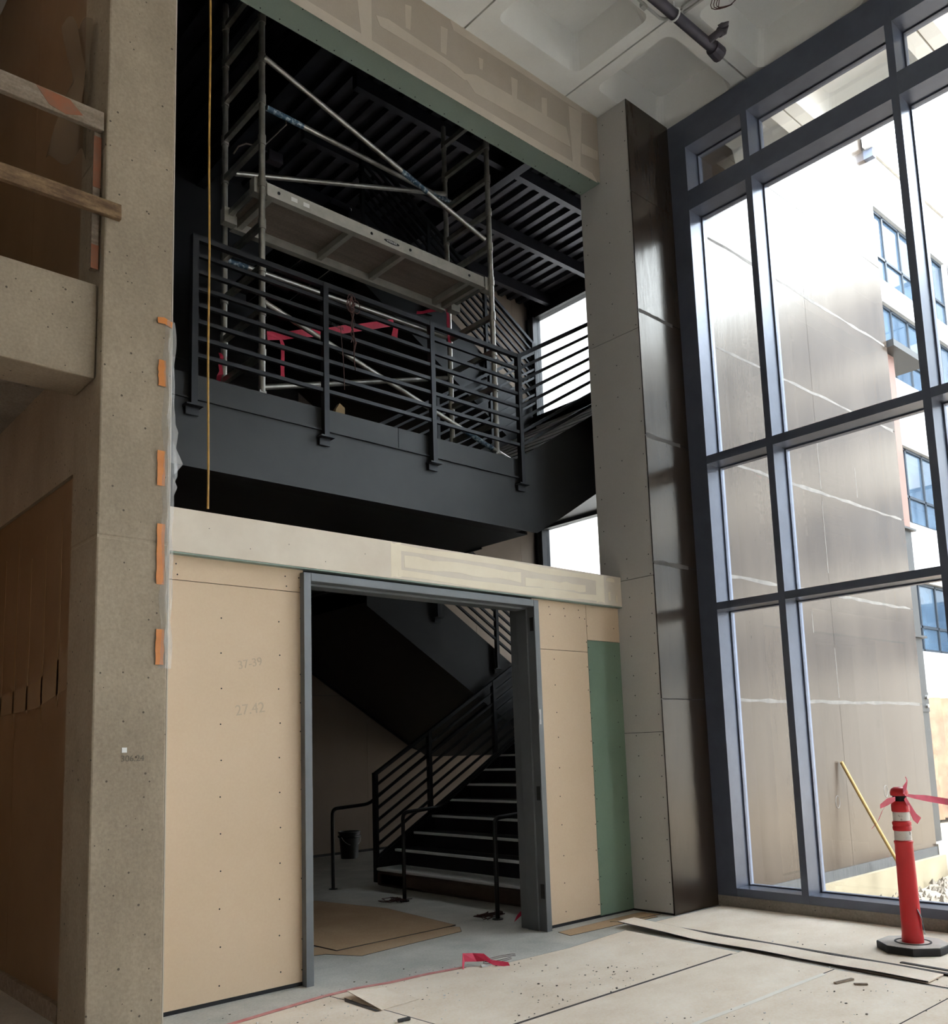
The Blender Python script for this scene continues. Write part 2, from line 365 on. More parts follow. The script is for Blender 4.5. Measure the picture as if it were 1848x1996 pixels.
# header over the opening ----------------------------------------------------
HY = 5.467
th_ = thing('trim_2', (4.5, 5.6, 7.33), 'drywall header beam with green soffit above the stair opening', 'beam', kind=ST)
part('header_core', MB().box(2.29, 6.878, HY+.013, 5.73, 7.345, 8.078), M['header_dw'], th_)
part('header_face', MB().box(2.29, 6.878, HY, HY+.013, 7.335, 8.078), M['header_dw'], th_)
part('soffit_panel', MB().box(2.29, 6.878, HY+.004, 5.735, 7.33, 7.345), M['green_pale'], th_, 'green drywall soffit strip with screws')
def hz(pts):
    smear(th_, [at(a, b, 1, HY) for a, b in pts], 1, HY, M['compound'])
z2 = lambda a, b: (420 + a*.42208, b*.42208)
for q in ([(340,0),(420,0),(1100,420),(1500,660),(1740,800),(1765,845),(1500,695),(900,340)],
          [(655,0),(720,0),(722,205),(675,180)], [(740,70),(800,90),(1120,310),(1180,370),(1150,372),(1060,300),(760,120)],
          [(875,20),(905,30),(900,140),(878,130)], [(1040,120),(1072,135),(1066,255),(1040,240)],
          [(1215,265),(1236,275),(1234,325),(1220,318)], [(1365,355),(1395,370),(1392,470),(1370,455)],
          [(1140,340),(1200,345),(1400,460),(1620,590),(1640,680),(1400,540),(1200,430)],
          [(1505,450),(1530,455),(1530,580),(1508,565)], [(1630,490),(1690,520),(1685,790),(1650,765)], [(1690,660),(1765,700),(1765,740),(1690,710)],
          [(1060,20),(1400,230),(1700,420),(1740,530),(1690,520),(1400,330),(1100,140)]):
    hz([z2(*p) for p in q])
mb = MB()
for k in range(26):
    for dy in (5.50, 5.70):
        x = 2.5 + k*.17 + (.08 if dy > 5.6 else 0)
        ring = [(x+.006*math.cos(t*math.pi/3), dy+.006*math.sin(t*math.pi/3), 7.3295) for t in range(6)]; mb.prism(ring, (0,0,-.0015))
part('soffit_screws', mb, M['screw'], th_, kind='stuff')

# pier at the corner and the coated panel wall that runs on outside ----------
JZ = [.0, 1.95, 3.245, 4.50, 5.78, 7.05, 8.25, 9.16, 10.6]
wp = thing('wall_pier', (7.2, 5.4, 0), 'corner pier clad in grey drywall and dark coated metal panels', 'pier', kind=ST)
part('pier_core', MB().box(6.895, 7.575, 5.098, 5.745, 0, 8.078), M['stairdark'], wp)
for a, b in ((.02, 1.645), (1.65, 3.12), (3.125, 5.6), (5.605, 8.07)):
    part('drywall_panel', MB().box(6.882, 6.895, 5.092, 5.745, a, b), M['drywall_pale'], wp)
sp = []
for y in (5.13, 5.40, 5.68):
    z = .1
    while z < 8.0:
        sp.append((y + random.uniform(-.01,.01), z)); z += .19 if z < 3.2 else .33
screws(sp, 0, 6.882, wp, .006)
for a, b in zip(JZ[:6], JZ[1:7]):
    part('metal_panel', MB().box(6.882, 7.58, 5.085, 5.098, a+.005, min(b, 8.07)-.003), M['bronze'], wp)
for z in (3.245, 4.5, 5.78):
    n = 7; top = [(6.89+.55*k/n, 5.085, z+.012+random.uniform(0,.02)) for k in range(n+1)]; bot = [(6.89+.55*k/n, 5.085, z-.015-random.uniform(0,.012)) for k in range(n+1)]
    smear(wp, bot + top[::-1], 1, 5.085, M['smear'], name='sealant_smear')

we = thing('wall_exterior', (10.3, 5.4, 0), 'outdoor wall of dark coated panels seen through the glass', 'wall', kind=ST)
part('wall_core', MB().box(7.86, 12.6, 5.098, 5.745, -.3, 12.2).box(6.9, 7.86, 5.3, 5.745, 8.1, 12.2), M['stairdark'], we)
for a, b in zip(JZ[:-1], JZ[1:]):
    for x0, x1 in ((7.86, 10.33), (10.335, 12.68)):
        part('metal_panel', MB().box(x0, x1, 5.085, 5.098, a+.004 if a > 0 else .07, b-.004), M['bronze'], we)
part('base_flashing', MB().box(7.86, 12.72, 5.06, 5.098, -.04, .07), M['flash'], we, 'grey scratched base flashing')
for z in JZ[1:6]:
    n = 24; top = [(8.0+4.6*k/n, 5.085, z+.006+random.uniform(0,.022)) for k in range(n+1)]; bot = [(8.0+4.6*k/n, 5.085, z-.006-random.uniform(0,.022)) for k in range(n+1)]
    smear(we, bot + top[::-1], 1, 5.085, M['smear'], name='sealant_smear')
for x, z0, z1 in ((10.33, 2.0, 2.6), (10.33, 4.55, 5.2), (10.33, 3.5, 4.4), (9.85, 2.75, 3.0), (11.3, 4.6, 5.0)):
    smear(we, [(x-.006, 5.085, z0), (x+.01, 5.085, z0), (x+.004, 5.085, z1), (x-.008, 5.085, z1)], 1, 5.085, M['smear'], name='sealant_smear')
for px, py in ((1633,1563),(1727,1542)):
    c = at(px, py, 1, 5.085); MBr = MB(); MBr.tube([c + Vector((.05*math.cos(t*math.pi/8), -.002, .07*math.sin(t*math.pi/8))) for t in range(17)], .0022, 4, False)
    part('chalk_ring', MBr, M['facade'], we)
part('foundation_curb', MB().box(7.86, 12.75, 5.0, 5.6, -.6, -.04), M['curb'], we)

# curtain wall ---------------------------------------------------------------
XC, XG = 7.58, 7.845
cw = thing('window_1', (7.7, 0, 0), 'tall dark aluminium curtain wall of large glass panes', 'window', kind=ST)
part('concrete_curb', MB().box(7.575, 7.86, -8.5, 5.085, 0, .10), M['concrete_grey'], cw)
MY = [(4.882, 5.085)] + [(4.16 - 1.4325*k, 4.226 - 1.4325*k) for k in range(0, 9)]
for a, b in MY:
    part('mullion', MB().box(XC, XG, a, b, .10, 8.05).box(7.795, 7.86, a-.014, b+.014 if b < 5 else b, .12, 8.0), M['mull'], cw)
ROWS = [(.10, .175), (2.815, 2.886), (4.287, 4.37), (7.02, 7.235), (7.73, 8.05)]
for (a, _), (_, b) in zip(MY[:-1], MY[1:]):
    for z0, z1 in ROWS:
        part('transom', MB().box(XC+.002, XG, b, a, z0, z1).box(7.797, 7.858, b, a, z0-.012, z1+.012), M['mull'], cw)
    for (z0, z1) in ((.175,2.815),(2.886,4.287),(4.37,7.02),(7.235,7.73)):
        part('pane', MB().box(7.822, 7.828, b, a, z0, z1), M['glass'], cw)

# stairwell shell ------------------------------------------------------------
wb = thing('wall_back', (7.5, 12.1, 0), 'tan drywall wall behind the stair flights', 'wall', kind=ST)
part('wall_core', MB().box(2.2, 12.7, 12.015, 12.3, 0, 10.6), M['stairdark'], wb)
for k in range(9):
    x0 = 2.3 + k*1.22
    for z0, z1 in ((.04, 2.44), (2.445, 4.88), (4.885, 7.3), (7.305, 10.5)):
        part('drywall_panel', MB().box(x0+.002, min(x0+1.218, 12.55), 12.0, 12.015, z0, z1), M['stairdark'] if (z0 > 4.8 and k < 4) else M['stairwall'], wb)  # upper panels far from the window get a dark colour as painted shade
wl = thing('wall_left', (2.0, 8.5, 0), 'dark wall between the stairwell and the side room', 'wall', kind=ST)
part('wall_core', MB().box(1.895, 2.3, 5.88, 12.2, 0, 10.6).box(2.29, 2.34, 5.74, 12.0, 0, 10.6), M['stairdark'], wl)
for k in range(4):
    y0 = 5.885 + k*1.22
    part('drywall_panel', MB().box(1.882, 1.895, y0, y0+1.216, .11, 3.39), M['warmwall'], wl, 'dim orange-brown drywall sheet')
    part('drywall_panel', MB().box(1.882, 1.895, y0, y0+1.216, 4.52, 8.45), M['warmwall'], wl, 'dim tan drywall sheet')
part('concrete_band', MB().box(1.865, 1.895, 5.885, 10, 3.40, 4.2), M['concrete'], wl)
for k in range(7):
    y = 6.15 + k*.33; part('joint_tape', MB().box(1.880, 1.882, y, y+.035, 1.9 - .1*(k % 2), 3.2 - .1*(k % 3)), M['warmmud'], wl)
part('joint_tape', MB().prism([(1.882, 5.9, 2.02), (1.882, 6.6, 1.92), (1.882, 7.6, 1.9), (1.882, 7.6, 2.05), (1.882, 6.6, 2.1), (1.882, 5.9, 2.28)], (-.002,0,0)), M['warmmud'], wl)
part('bottom_plate', MB().box(1.85, 1.9, 5.9, 10, 0, .11), M['wood_grey'], wl)

mb = MB(); x = 2.2; k = 0                     # corrugated deck, flutes along y
prof = []
while x < 12.7:
    for dx, dz in ((0,0),(.10,0),(.13,.07),(.22,.07),(.25,0)): prof.append((x+dx, 10.4+dz))
    x += .25
n0 = len(mb.v)
for px_, pz_ in prof: mb.v += [Vector((px_, 5.6, pz_)), Vector((px_, 12.2, pz_))]
for i in range(len(prof)-1): mb.f.append((n0+2*i, n0+2*i+1, n0+2*i+3, n0+2*i+2))
mb.box(2.0, 12.8, 5.5, 12.3, 10.55, 10.8)
dk = thing('ceiling_deck', (7.5, 9, 10.4), 'dark corrugated metal deck over the stairwell', 'ceiling', kind=ST)
part('metal_deck', mb, M['deck'], dk)
for y in (7.6, 8.9, 10.2, 11.4):
    part('joist', MB().box(6.2, 12.55, y-.05, y+.05, 10.2, 10.4), M['deck'], dk)
for x in (5.5, 9.0): part('joist', MB().box(x-.07, x+.07, 5.74, 12, 10.1, 10.4), M['deck'], dk)
w2 = thing('window_2', (12.6, 9, 0), 'black framed window wall at the far end of the stairwell', 'window', kind=ST)
part('head_beam', MB().box(12.5, 12.7, 5.745, 12.2, 10.1, 10.6), M['black'], w2)
for a, b in ((5.745, 5.85), (7.8, 7.9), (9.4, 9.5), (11.80, 11.90), (11.93, 12.2)):
    part('mullion', MB().box(12.45, 12.66, a, b, 0, 10.1), M['black'], w2)
for z in (0, 2.05, 5.73, 6.4): part('transom', MB().box(12.47, 12.64, 5.85, 12.1, z, z+.1), M['black'], w2)
for a, b in ((5.85,7.8),(7.9,9.4),(9.5,11.80),(11.90,11.93)):
    for z0, z1 in ((.1,2.05),(2.15,5.73),(6.5,10.1)):
        part('pane', MB().box(12.57, 12.576, a, b, z0, z1), M['glass'], w2)

# side room at the left ------------------------------------------------------
fu = thing('floor_upper', (-2, 7.5, 3.89), 'concrete edge beam and slab of the upper floor beside the pillar', 'floor slab', kind=ST)
part('edge_beam', MB().box(-7, 1.245, 5.481, 5.84, 3.893, 4.513).box(1.25, 1.84, 5.481, 5.84, 3.893, 4.513), M['concrete'], fu, bevel=.012)
part('slab', MB().box(-7, 1.88, 5.84, 10.2, 4.2, 4.5), M['concrete_grey'], fu)
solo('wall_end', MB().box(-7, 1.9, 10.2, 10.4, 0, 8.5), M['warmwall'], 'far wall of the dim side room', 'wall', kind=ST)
for nm, loc, e, c in (('lower', (-.4, 7.2, 2.6), 2.6, (1, .48, .16)), ('upper', (.55, 6.6, 7.2), 1.3, (1, .66, .36))):
    l = bpy.data.lights.new('work_lamp_' + nm, 'POINT'); l.energy = e; l.color = c; l.shadow_soft_size = .12
    o = bpy.data.objects.new('work_lamp_' + nm, l); COL.objects.link(o); o.location = loc

# outdoors -------------------------------------------------------------------
mb = MB(); nx, ny = 70, 60; X0, X1, Y0, Y1 = 7.87, 40, -28, 30
def gz(x, y): return -.34 + .05*math.sin(x*2.1+y*1.3) + .04*math.sin(x*.7-y*1.9) + random.uniform(-.035,.035)
for i in range(nx+1):
    for j in range(ny+1):
        x = X0 + (X1-X0)*(i/nx)**2; y = Y0 + (Y1-Y0)*j/ny if False else 5.0 + (j/ny*2-1)*abs(j/ny*2-1)*32
        mb.v.append(Vector((x, y, gz(x, y))))
for i in range(nx):
    for j in range(ny):
        a = i*(ny+1)+j; mb.f.append((a, a+ny+1, a+ny+2, a+1))
solo('ground', mb, M['ground'], 'dry rutted earth of the yard outside the glass', 'ground', kind=ST, smooth=True)
YF, XF = 8.5, 25.76
WR = [(3.45, 5.09), (6.5, 8.38), (10.07, 11.92), (12.53, 14.4)]
def bands(): 
    z = -.4
    for a, b in WR: yield z, a; z = b
    yield z, 15.87
bl = thing('concrete_building', (21, 10, -.4), 'pale concrete building with gridded windows across the yard', 'building')
part('rear_core', MB().box(20.2, XF+6, YF+.35, 26, -.4, 15.7), M['facade'], bl)
for a, b in bands(): part('wall_band', MB().box(20, XF+.02, YF, YF+.3, a+.01, b-.01), M['facade'], bl)
part('side_wall', MB().box(20, 20.2, YF+.3, 26, -.4, 15.87), M['facade'], bl)
part('parapet_cap', MB().box(19.95, XF+.1, YF-.06, YF+.4, 15.87, 15.95), M['concrete_grey'], bl)
BAY = [(20.9, 23.75), (24.15, 25.55)]
for a, b in WR:
    for x0, x1 in ((20, 20.9), (23.75, 24.15), (25.55, XF)): part('pier', MB().box(x0, x1, YF+.01, YF+.3, a-.01, b+.01), M['facade'], bl)
    for x0, x1 in BAY:
        fr = MB(); zs = a + (b-a)*.36; t = .06
        fr.box(x0, x1, YF+.08, YF+.16, a, a+t).box(x0, x1, YF+.08, YF+.16, b-t, b).box(x0, x1, YF+.08, YF+.16, zs-t/2, zs+t/2)
        n = max(2, round((x1-x0)/.95)); xs = [x0 + (x1-x0)*k/n for k in range(n+1)]
        for x in xs: fr.box(x-t/2, x+t/2, YF+.08, YF+.16, a, b)
        fo = part('window', fr, M['fframe'], bl)
        for u, v in zip(xs[:-1], xs[1:]):
            for z0, z1 in ((a, zs), (zs, b)): part('pane', MB().box(u+t/2, v-t/2, YF+.12, YF+.13, z0+t/2, z1-t/2), M['fglass'], fo)
b2 = thing('concrete_wing', (XF, -8, -.4), 'long concrete wing closing the far side of the yard', 'building')
part('rear_core', MB().box(XF+.35, XF+6, -28, YF-.02, -.4, 15.6), M['facade'], b2)
for a, b in bands(): part('wall_band', MB().box(XF, XF+.3, -28, YF-.02, a+.01, b-.01), M['facade'], b2)
for a, b in WR:
    for k in range(11):
        y1 = YF - .4 - k*3.3; y0 = y1 - 2.7; zs = a+(b-a)*.36; t = .06
        part('pier', MB().box(XF+.01, XF+.3, y0-.6, y0, a-.01, b+.01), M['facade'], b2)
        fr = MB().box(XF+.08, XF+.16, y0, y1, a, a+t).box(XF+.08, XF+.16, y0, y1, b-t, b).box(XF+.08, XF+.16, y0, y1, zs-t/2, zs+t/2)
        for q in range(4): fr.box(XF+.08, XF+.16, y0+q*.9-t/2, y0+q*.9+t/2, a, b)
        fo = part('window', fr, M['fframe'], b2)
        part('pane', MB().box(XF+.12, XF+.13, y0, y1, a+t, b-t), M['fglass'], fo)
    part('pier', MB().box(XF+.01, XF+.3, YF-.4, YF-.02, a-.01, b+.01), M['facade'], b2)

# steel column at the end of the panel wall
sc = thing('steel_column', (12.95, 5.3, -.3), 'brown primed steel column beside the end of the panel wall', 'column')
part('upper_shaft', MB().box(12.74, 13.12, 5.18, 5.23, 4.45, 7.05).box(12.9, 12.95, 5.23, 5.5, 4.45, 7.05).box(12.74, 13.12, 5.5, 5.55, 4.45, 7.05), M['steel_rust'], sc)
part('lower_shaft', MB().box(12.74, 13.12, 5.18, 5.23, .1, 4.42).box(12.9, 12.95, 5.23, 5.5, .1, 4.42).box(12.74, 13.12, 5.5, 5.55, .1, 4.42), M['steel_dk'], sc)
for z in (4.42, 2.88): part('splice_plate', MB().box(12.70, 13.16, 5.12, 5.58, z, z+.03), M['steel_dk'], sc)
cp = part('connection_plate', MB().box(12.78, 13.1, 5.16, 5.18, 1.85, 2.12), M['steel_dk'], sc)
for z in (1.93, 2.05): part('bolt', MB().tube([(13.0, 5.165, z), (13.0, 5.13, z)], .028, 8), M['strike'], cp)
part('base_plate', MB().box(12.66, 13.2, 5.05, 5.65, -.3, .1), M['concrete_grey'], sc)
cn = at(1728, 672, 1, 5.2)
solo('entrance_canopy', MB().box(12.72, 13.9, 5.0, 5.9, 7.06, 7.16), M['steel_dk'], 'thin dark steel canopy on top of the brown column', 'canopy')
c = at(1693, 275, 1, 5.0)
bk = thing('flood_lamp', c - Vector((0,0,.15)), 'small pale lamp box fixed high at the panel wall edge', 'lamp')
part('housing', MB().box(c.x-.1, c.x+.16, 4.9, 5.06, c.z-.12, c.z+.12), M['white'], bk, bevel=.01)
part('bracket', MB().box(c.x-.02, c.x+.08, 4.95, 5.085, c.z-.26, c.z-.13), M['mull'], bk)
# leaning handle, tarps, rubble
p0 = at(1640, 1485, 1, 5.055); p1 = at(1752, 1684, 1, 4.72)
sh = thing('leaning_pole', p1, 'long yellow handle leaning on the dark outdoor panels', 'pole')
part('handle', MB().tube([p1 + (p0-p1)*k/6 + Vector((0, 0, -.012*math.sin(math.pi*k/6))) for k in range(7)], .02, 10), M['pole'], sh, smooth=True)
part('ferrule', MB().tube([p1 - (p0-p1)*.14, p1 + (p0-p1)*.02], .026, 10), M['steel_dk'], sh)
def crumple(name, x0, x1, y0, y1, zb, h, m, label, cat, n=12):
    mb = MB()
    for i in range(n+1):
        for j in range(n+1):
            u, v = i/n, j/n; e = max(0, 1-(2*u-1)**4)*max(0, 1-(2*v-1)**4)
            mb.v.append(Vector((x0+(x1-x0)*u+random.uniform(-.03,.03), y0+(y1-y0)*v+random.uniform(-.03,.03), zb + e*h*random.uniform(.15, 1))))
    for i in range(n):
        for j in range(n): a = i*(n+1)+j; mb.f.append((a, a+n+1, a+n+2, a+1))
    mb.prism([(x0,y0,zb-.06),(x1,y0,zb-.06),(x1,y1,zb-.06),(x0,y1,zb-.06)], (0,0,.05))
    return solo(name, mb, m, label, cat)
g = at(1795, 1695, 2, -.25); crumple('crumpled_tarp', g.x-.3, g.x+1.0, min(g.y, 4.5)-.5, min(g.y, 4.5)+.35, -.3, .28, M['tarp'], 'crumpled brown tarp lying on the rubble outside', 'tarp')
# hanging brown sheet on the far side
mb = MB(); n = 26
for i in range(n+1):
    for j in range(9):
        mb.v.append(Vector((20.2 + i*.2, 8.2 + .12*math.sin(i*1.7+j*.4) + random.uniform(-.03,.03), -.3 + j*.33)))
for i in range(n):
    for j in range(8): a = i*9+j; mb.f.append((a, a+9, a+10, a+1))
mb2 = MB(); mb2.v = mb.v + [v + Vector((0,.03,0)) for v in mb.v]; k = len(mb.v); mb2.f = mb.f + [tuple(q+k for q in f) for f in mb.f]
solo('hanging_tarp', mb2, M['tarp'], 'rust-brown sheet hung along the foot of the concrete building', 'tarp', smooth=True)
rk = MB()
for k in range(420):
    if random.random() < .65: px, py = random.uniform(1610, 1848), random.uniform(1700, 1790)
    else: px, py = random.uniform(1700, 1848), random.uniform(1665, 1720)
    p = at(px, py, 2, -.3)
    if p.x < 8.1 or p.y > 4.95: continue
    r = random.uniform(.012, .05); a = random.random()*6
    pts = [p + Vector((r*math.cos(a+t*1.57)*random.uniform(.6,1.3), r*math.sin(a+t*1.57)*random.uniform(.6,1.3), -.02)) for t in range(4)]
    top = p + Vector((0, 0, r*random.uniform(.5, 1.1)))
    for t in range(4): rk.poly([pts[t], pts[(t+1)%4], top])
    rk.poly(pts[::-1])
solo('rubble', rk, M['rock'], 'scattered small rubble and stones on the yard earth', 'rubble', kind='stuff')
g = at(1622, 1738, 2, -.2)
solo('stone_wedge', MB().prism([g, g+Vector((.18,-.1,0)), g+Vector((.05,-.02,.2))], (.06,.1,0)), M['concrete_grey'], 'small pointed concrete shard at the foot of the curb', 'stone')

# ================================================================== STAIR
RS, TR = .178, .29
BS, BTX = .614, 6.1                           # slope, x of the balcony corner
def nose(z_land, x, sgn): return z_land + .066 + sgn*BS*(x - BTX)
tread_me = {}
def flight(name, x0, z0, sgn, n, y0, y1, label, first=0, stringers=True, zend=None):
    t = thing(name, ((x0 + sgn*n*TR/2), (y0+y1)/2, z0), label, 'stair flight')
    w0 = wloc(t); key = (round(y1-y0, 3), sgn)
    if key not in tread_me:
        tm = MB().box(-.02 if sgn > 0 else -TR, TR if sgn > 0 else .02, 0, y1-y0, -.045, 0).mesh('tread', M['tread'])
        rm = MB().box(-.006, .006, 0, y1-y0, -RS, -.04).mesh('riser', M['tread'])
        nm = MB().box(-.034*1, -.018, 0, y1-y0, -.022, .004).box(-.034, .0, 0, y1-y0, 0, .005).mesh('nosing', M['nosing']) if sgn > 0 else MB().box(.018, .034, 0, y1-y0, -.022, .004).box(-.0, .034, 0, y1-y0, 0, .005).mesh('nosing', M['nosing'])
        tread_me[key] = (tm, rm, nm)
    tm, rm, nm = tread_me[key]
    for i in range(first, n):
        loc = Vector((x0 + sgn*i*TR, y0, z0 + (i+1)*RS)) - w0
        o = bpy.data.objects.new('tread', tm); COL.objects.link(o); o.parent = t; o.location = loc
        q = bpy.data.objects.new('nosing', nm); COL.objects.link(q); q.parent = o
        r = bpy.data.objects.new('riser', rm); COL.objects.link(r); r.parent = t; r.location = loc + Vector((sgn*.012, 0, 0))
    return t
def stringer(parent, y, zl, sgn, xa, xb, bot, clip_lo, clip_hi, th=.012, groove=False):
    """deep plate following the flight; clip_* keep it level with the landings' fascias"""
    pts = []
    N_ = 16
    for k in range(N_+1): x = xa + (xb-xa)*k/N_; pts.append((x, y, min(nose(zl, x, sgn), clip_hi)))
    for k in range(N_, -1, -1): x = xa + (xb-xa)*k/N_; pts.append((x, y, max(nose(zl, x, sgn) - bot, clip_lo)))
    part('stringer', MB().prism(pts, (0, th, 0)), M['fascia'], parent)
ZL, ZM1, ZM2, ZU = 4.304, 2.168, 6.44, 8.576
f1 = flight('stair_flight', 6.35, .032, 1, 11, 6.22, 8.9, 'lowest black stair flight with bright nosings seen through the doorway', first=1)
stp = MB().box(6.33, 6.66, 6.15, 8.84, 0, .17); stp.box(6.33, 6.66, 8.3, 8.9, 0, .16)
bs = part('bottom_step', stp, M['step'], f1, 'brown concrete starting step', bevel=.03)
part('step_cap', MB().box(6.315, 6.67, 6.15, 8.88, .172, .205), M['nosing'], bs, 'pale dusty step edge', bevel=.012)
for y in (6.18, 8.9):
    p_ = [(6.36, y, .12), (6.36, y, .30)] + [(x, y, .27 + BS*(x-6.35)) for x in (7, 8, 9, 9.54)] + [(9.54, y, 1.52), (9.2, y, 1.52)] + [(x, y, max(.0, -.12 + BS*(x-6.35))) for x in (8.6, 8, 7.2, 6.6)]
    part('stringer', MB().prism(p_, (0, .04, 0)), M['black'], f1)
f2 = flight('stair_flight', 9.39, ZM1, -1, 12, 9.06, 11.85, 'middle black stair flight climbing back to the balcony')
stringer(f2, 9.03, ZL, -1, 6.35, 9.6, .88, ZM1-.65, 9); stringer(f2, 11.86, ZL, -1, 6.35, 9.6, .88, ZM1-.65, 9)
part('soffit', MB().prism([(x, 9.05, nose(ZL, x, -1)-.80) for x in (6.35, 9.5)] + [(x, 9.05, nose(ZL, x, -1)-.84) for x in (9.5, 6.35)], (0, 2.8, 0)), M['black'], f2)
f3 = flight('stair_flight', 6.5, ZL, 1, 12, 6.07, 8.9, 'upper black stair flight rising from the balcony corner')
stringer(f3, 6.05, ZL, 1, 6.1, 9.6, .875, 3.645, ZM2+.05); stringer(f3, 8.9, ZL, 1, 6.35, 9.6, .875, 3.645, ZM2+.05)
part('soffit', MB().prism([(x, 6.07, nose(ZL, x, 1)-.80) for x in (6.4, 9.54)] + [(x, 6.07, nose(ZL, x, 1)-.84) for x in (9.54, 6.4)], (0, 2.83, 0)), M['black'], f3)
f4 = flight('stair_flight', 9.39, ZM2, -1, 12, 9.06, 11.85, 'topmost black stair flight behind the scaffold')
stringer(f4, 9.03, ZU, -1, 6.35, 9.6, .88, ZM2-.65, 9.5)
part('soffit', MB().prism([(x, 9.05, nose(ZU, x, -1)-.80) for x in (6.35, 9.5)] + [(x, 9.05, nose(ZU, x, -1)-.84) for x in (9.5, 6.35)], (0, 2.8, 0)), M['black'], f4)

ld = thing('stair_landing', (4.3, 9, 3.645), 'black steel balcony landing with deep charcoal fascia', 'landing')
part('deck_slab', MB().box(2.36, 6.35, 6.07, 11.95, 4.2, ZL), M['black'], ld)
part('fascia', MB().box(2.4, 6.1, 6.05, 6.066, 3.66, 4.165), M['fascia'], ld)
part('fascia_flange', MB().box(2.4, 6.1, 6.036, 6.2, 3.640, 3.66), M['fascia'], ld)
part('toe_plate', MB().box(2.4, 4.62, 6.055, 6.068, 4.178, 4.355).box(4.623, 6.1, 6.052, 6.068, 4.178, 4.355), M['fascia'], ld)
part('shelf_angle', MB().box(2.4, 6.1, 6.030, 6.055, 4.157, 4.168), M['fascia'], ld)
part('end_header', MB().box(6.335, 6.35, 6.9, 11.95, 3.645, 4.2), M['fascia'], ld)
part('soffit', MB().box(2.4, 6.33, 6.2, 11.95, 3.66, 3.68), M['black'], ld)
lb = thing('stair_landing', (11, 9, 1.52), 'lower half landing where the first flight turns', 'landing')
part('deck_slab', MB().box(9.4, 12.44, 6.1, 11.95, 2.07, ZM1), M['black'], lb); part('fascia', MB().box(9.55, 9.57, 6.1, 11.95, 1.52, 2.07), M['fascia'], lb)
part('soffit', MB().box(9.57, 12.44, 6.1, 11.95, 1.52, 1.54), M['black'], lb)
lc = thing('stair_landing', (11, 9, 5.79), 'upper half landing by the far window wall', 'landing')
part('deck_slab', MB().box(9.4, 12.44, 6.1, 11.95, 6.34, ZM2), M['black'], lc); part('fascia', MB().box(9.55, 9.57, 6.1, 11.95, 5.79, 6.34).box(9.57, 12.44, 6.06, 6.08, 5.79, 6.45), M['fascia'], lc)
part('soffit', MB().box(9.57, 12.44, 6.1, 11.95, 5.79, 5.81), M['black'], lc)

RZ_ = [5.41 - .1315*k for k in range(8)]
def guard(name, a, b, posts, y, zl, sgn, label, drop=.22, rails=RZ_, brackets=True, lo=0, yo=0):
    """guard in a plane y = const from x=a to x=b; sgn 0 level, +1 rising with x, -1 falling with x"""
    dz = zl - ZL; f = lambda x: dz + sgn*BS*(x - BTX)
    t = thing(name, (a, y, rails[-1] + f(a)), label, 'guard rail')
    for k, z in enumerate(rails):
        h = .042 if k == 0 else .030
        part('top_rail' if k == 0 else 'rail', MB().bar((a, y, z + f(a)), (b, y, z + f(b)), .045 if k == 0 else .03, h), M['black'], t)
    for x in posts:
        z1 = rails[0] + f(x) + .018; z0 = 4.10 + f(x) + lo
        p = part('post', MB().box(x-.024, x+.024, y-.026, y+.026, z0, z1), M['black'], t)
        if brackets: part('bracket', MB().box(x-.065, x+.065, y-.04, y+.04, z0-.012, z0).box(x-.05, x+.05, y+.01, y+.03, z0-.07, z0-.012), M['black'], p)
    return t
guard('balcony_guard', 2.715, 6.1, (2.715, 3.848, 4.985, 6.1), 6.012, ZL, 0, 'long black horizontal rail guard along the balcony edge')
guard('stair_guard', 6.1, 9.5, (7.3, 8.4, 9.45), 6.012, ZL, 1, 'black sloped guard rising from the balcony corner post')
guard('stair_guard', 6.45, 9.5, (6.5, 7.5, 8.5, 9.45), 8.95, ZL, 1, 'black guard on the inner side of the flight above the balcony', brackets=False)
guard('stair_guard', 6.3, 9.5, (6.35, 7.45, 8.49, 9.45), 8.99, ZL, -1, 'black guard of the middle flight against bright window light')
guard('stair_guard', 6.3, 9.5, (6.35, 7.45, 8.49, 9.45), 8.99, ZU, -1, 'sloped black guard of the topmost flight under the scaffold plank')
# guard of the lowest flight
g1 = thing('stair_guard', (6.37, 8.95, .1), 'black guard with end post on the far side of the lowest flight', 'guard rail')
sl1 = .58
for k in range(8):
    z = 1.285 - .14*k
    if z < .28: z = .30
    part('top_rail' if k == 0 else 'rail', MB().bar((6.37, 8.95, z), (9.5, 8.95, z + sl1*3.13), .042 if k == 0 else .028, .042 if k == 0 else .028), M['black'], g1)
for x in (6.37, 7.21, 8.35, 9.45): part('post', MB().box(x-.024, x+.024, 8.92, 8.98, .03 if x < 6.5 else .25 + sl1*(x-6.37), 1.30 + sl1*(x-6.37)), M['black'], g1)
def handrail(pts, label):
    t = thing('handrail', pts[0], label, 'handrail')
    P_ = [Vector(p) for p in pts]; path = [P_[0]]
    for i in range(1, len(P_)-1):                       # rounded bends
        a, b, c = P_[i-1], P_[i], P_[i+1]; r = .07
        u = (a-b).normalized(); v = (c-b).normalized()
        for s_ in range(6):
            q = s_/5; path.append((b+u*r)*(1-q)**2 + b*2*q*(1-q) + (b+v*r)*q*q)
    path.append(P_[-1])
    part('rail', MB().tube(path, .021, 10), M['black'], t, smooth=True)
    part('floor_plate', MB().lathe([(.05, 0), (.05, .008), (.0, .008)], 14, P_[0]), M['black'], t)
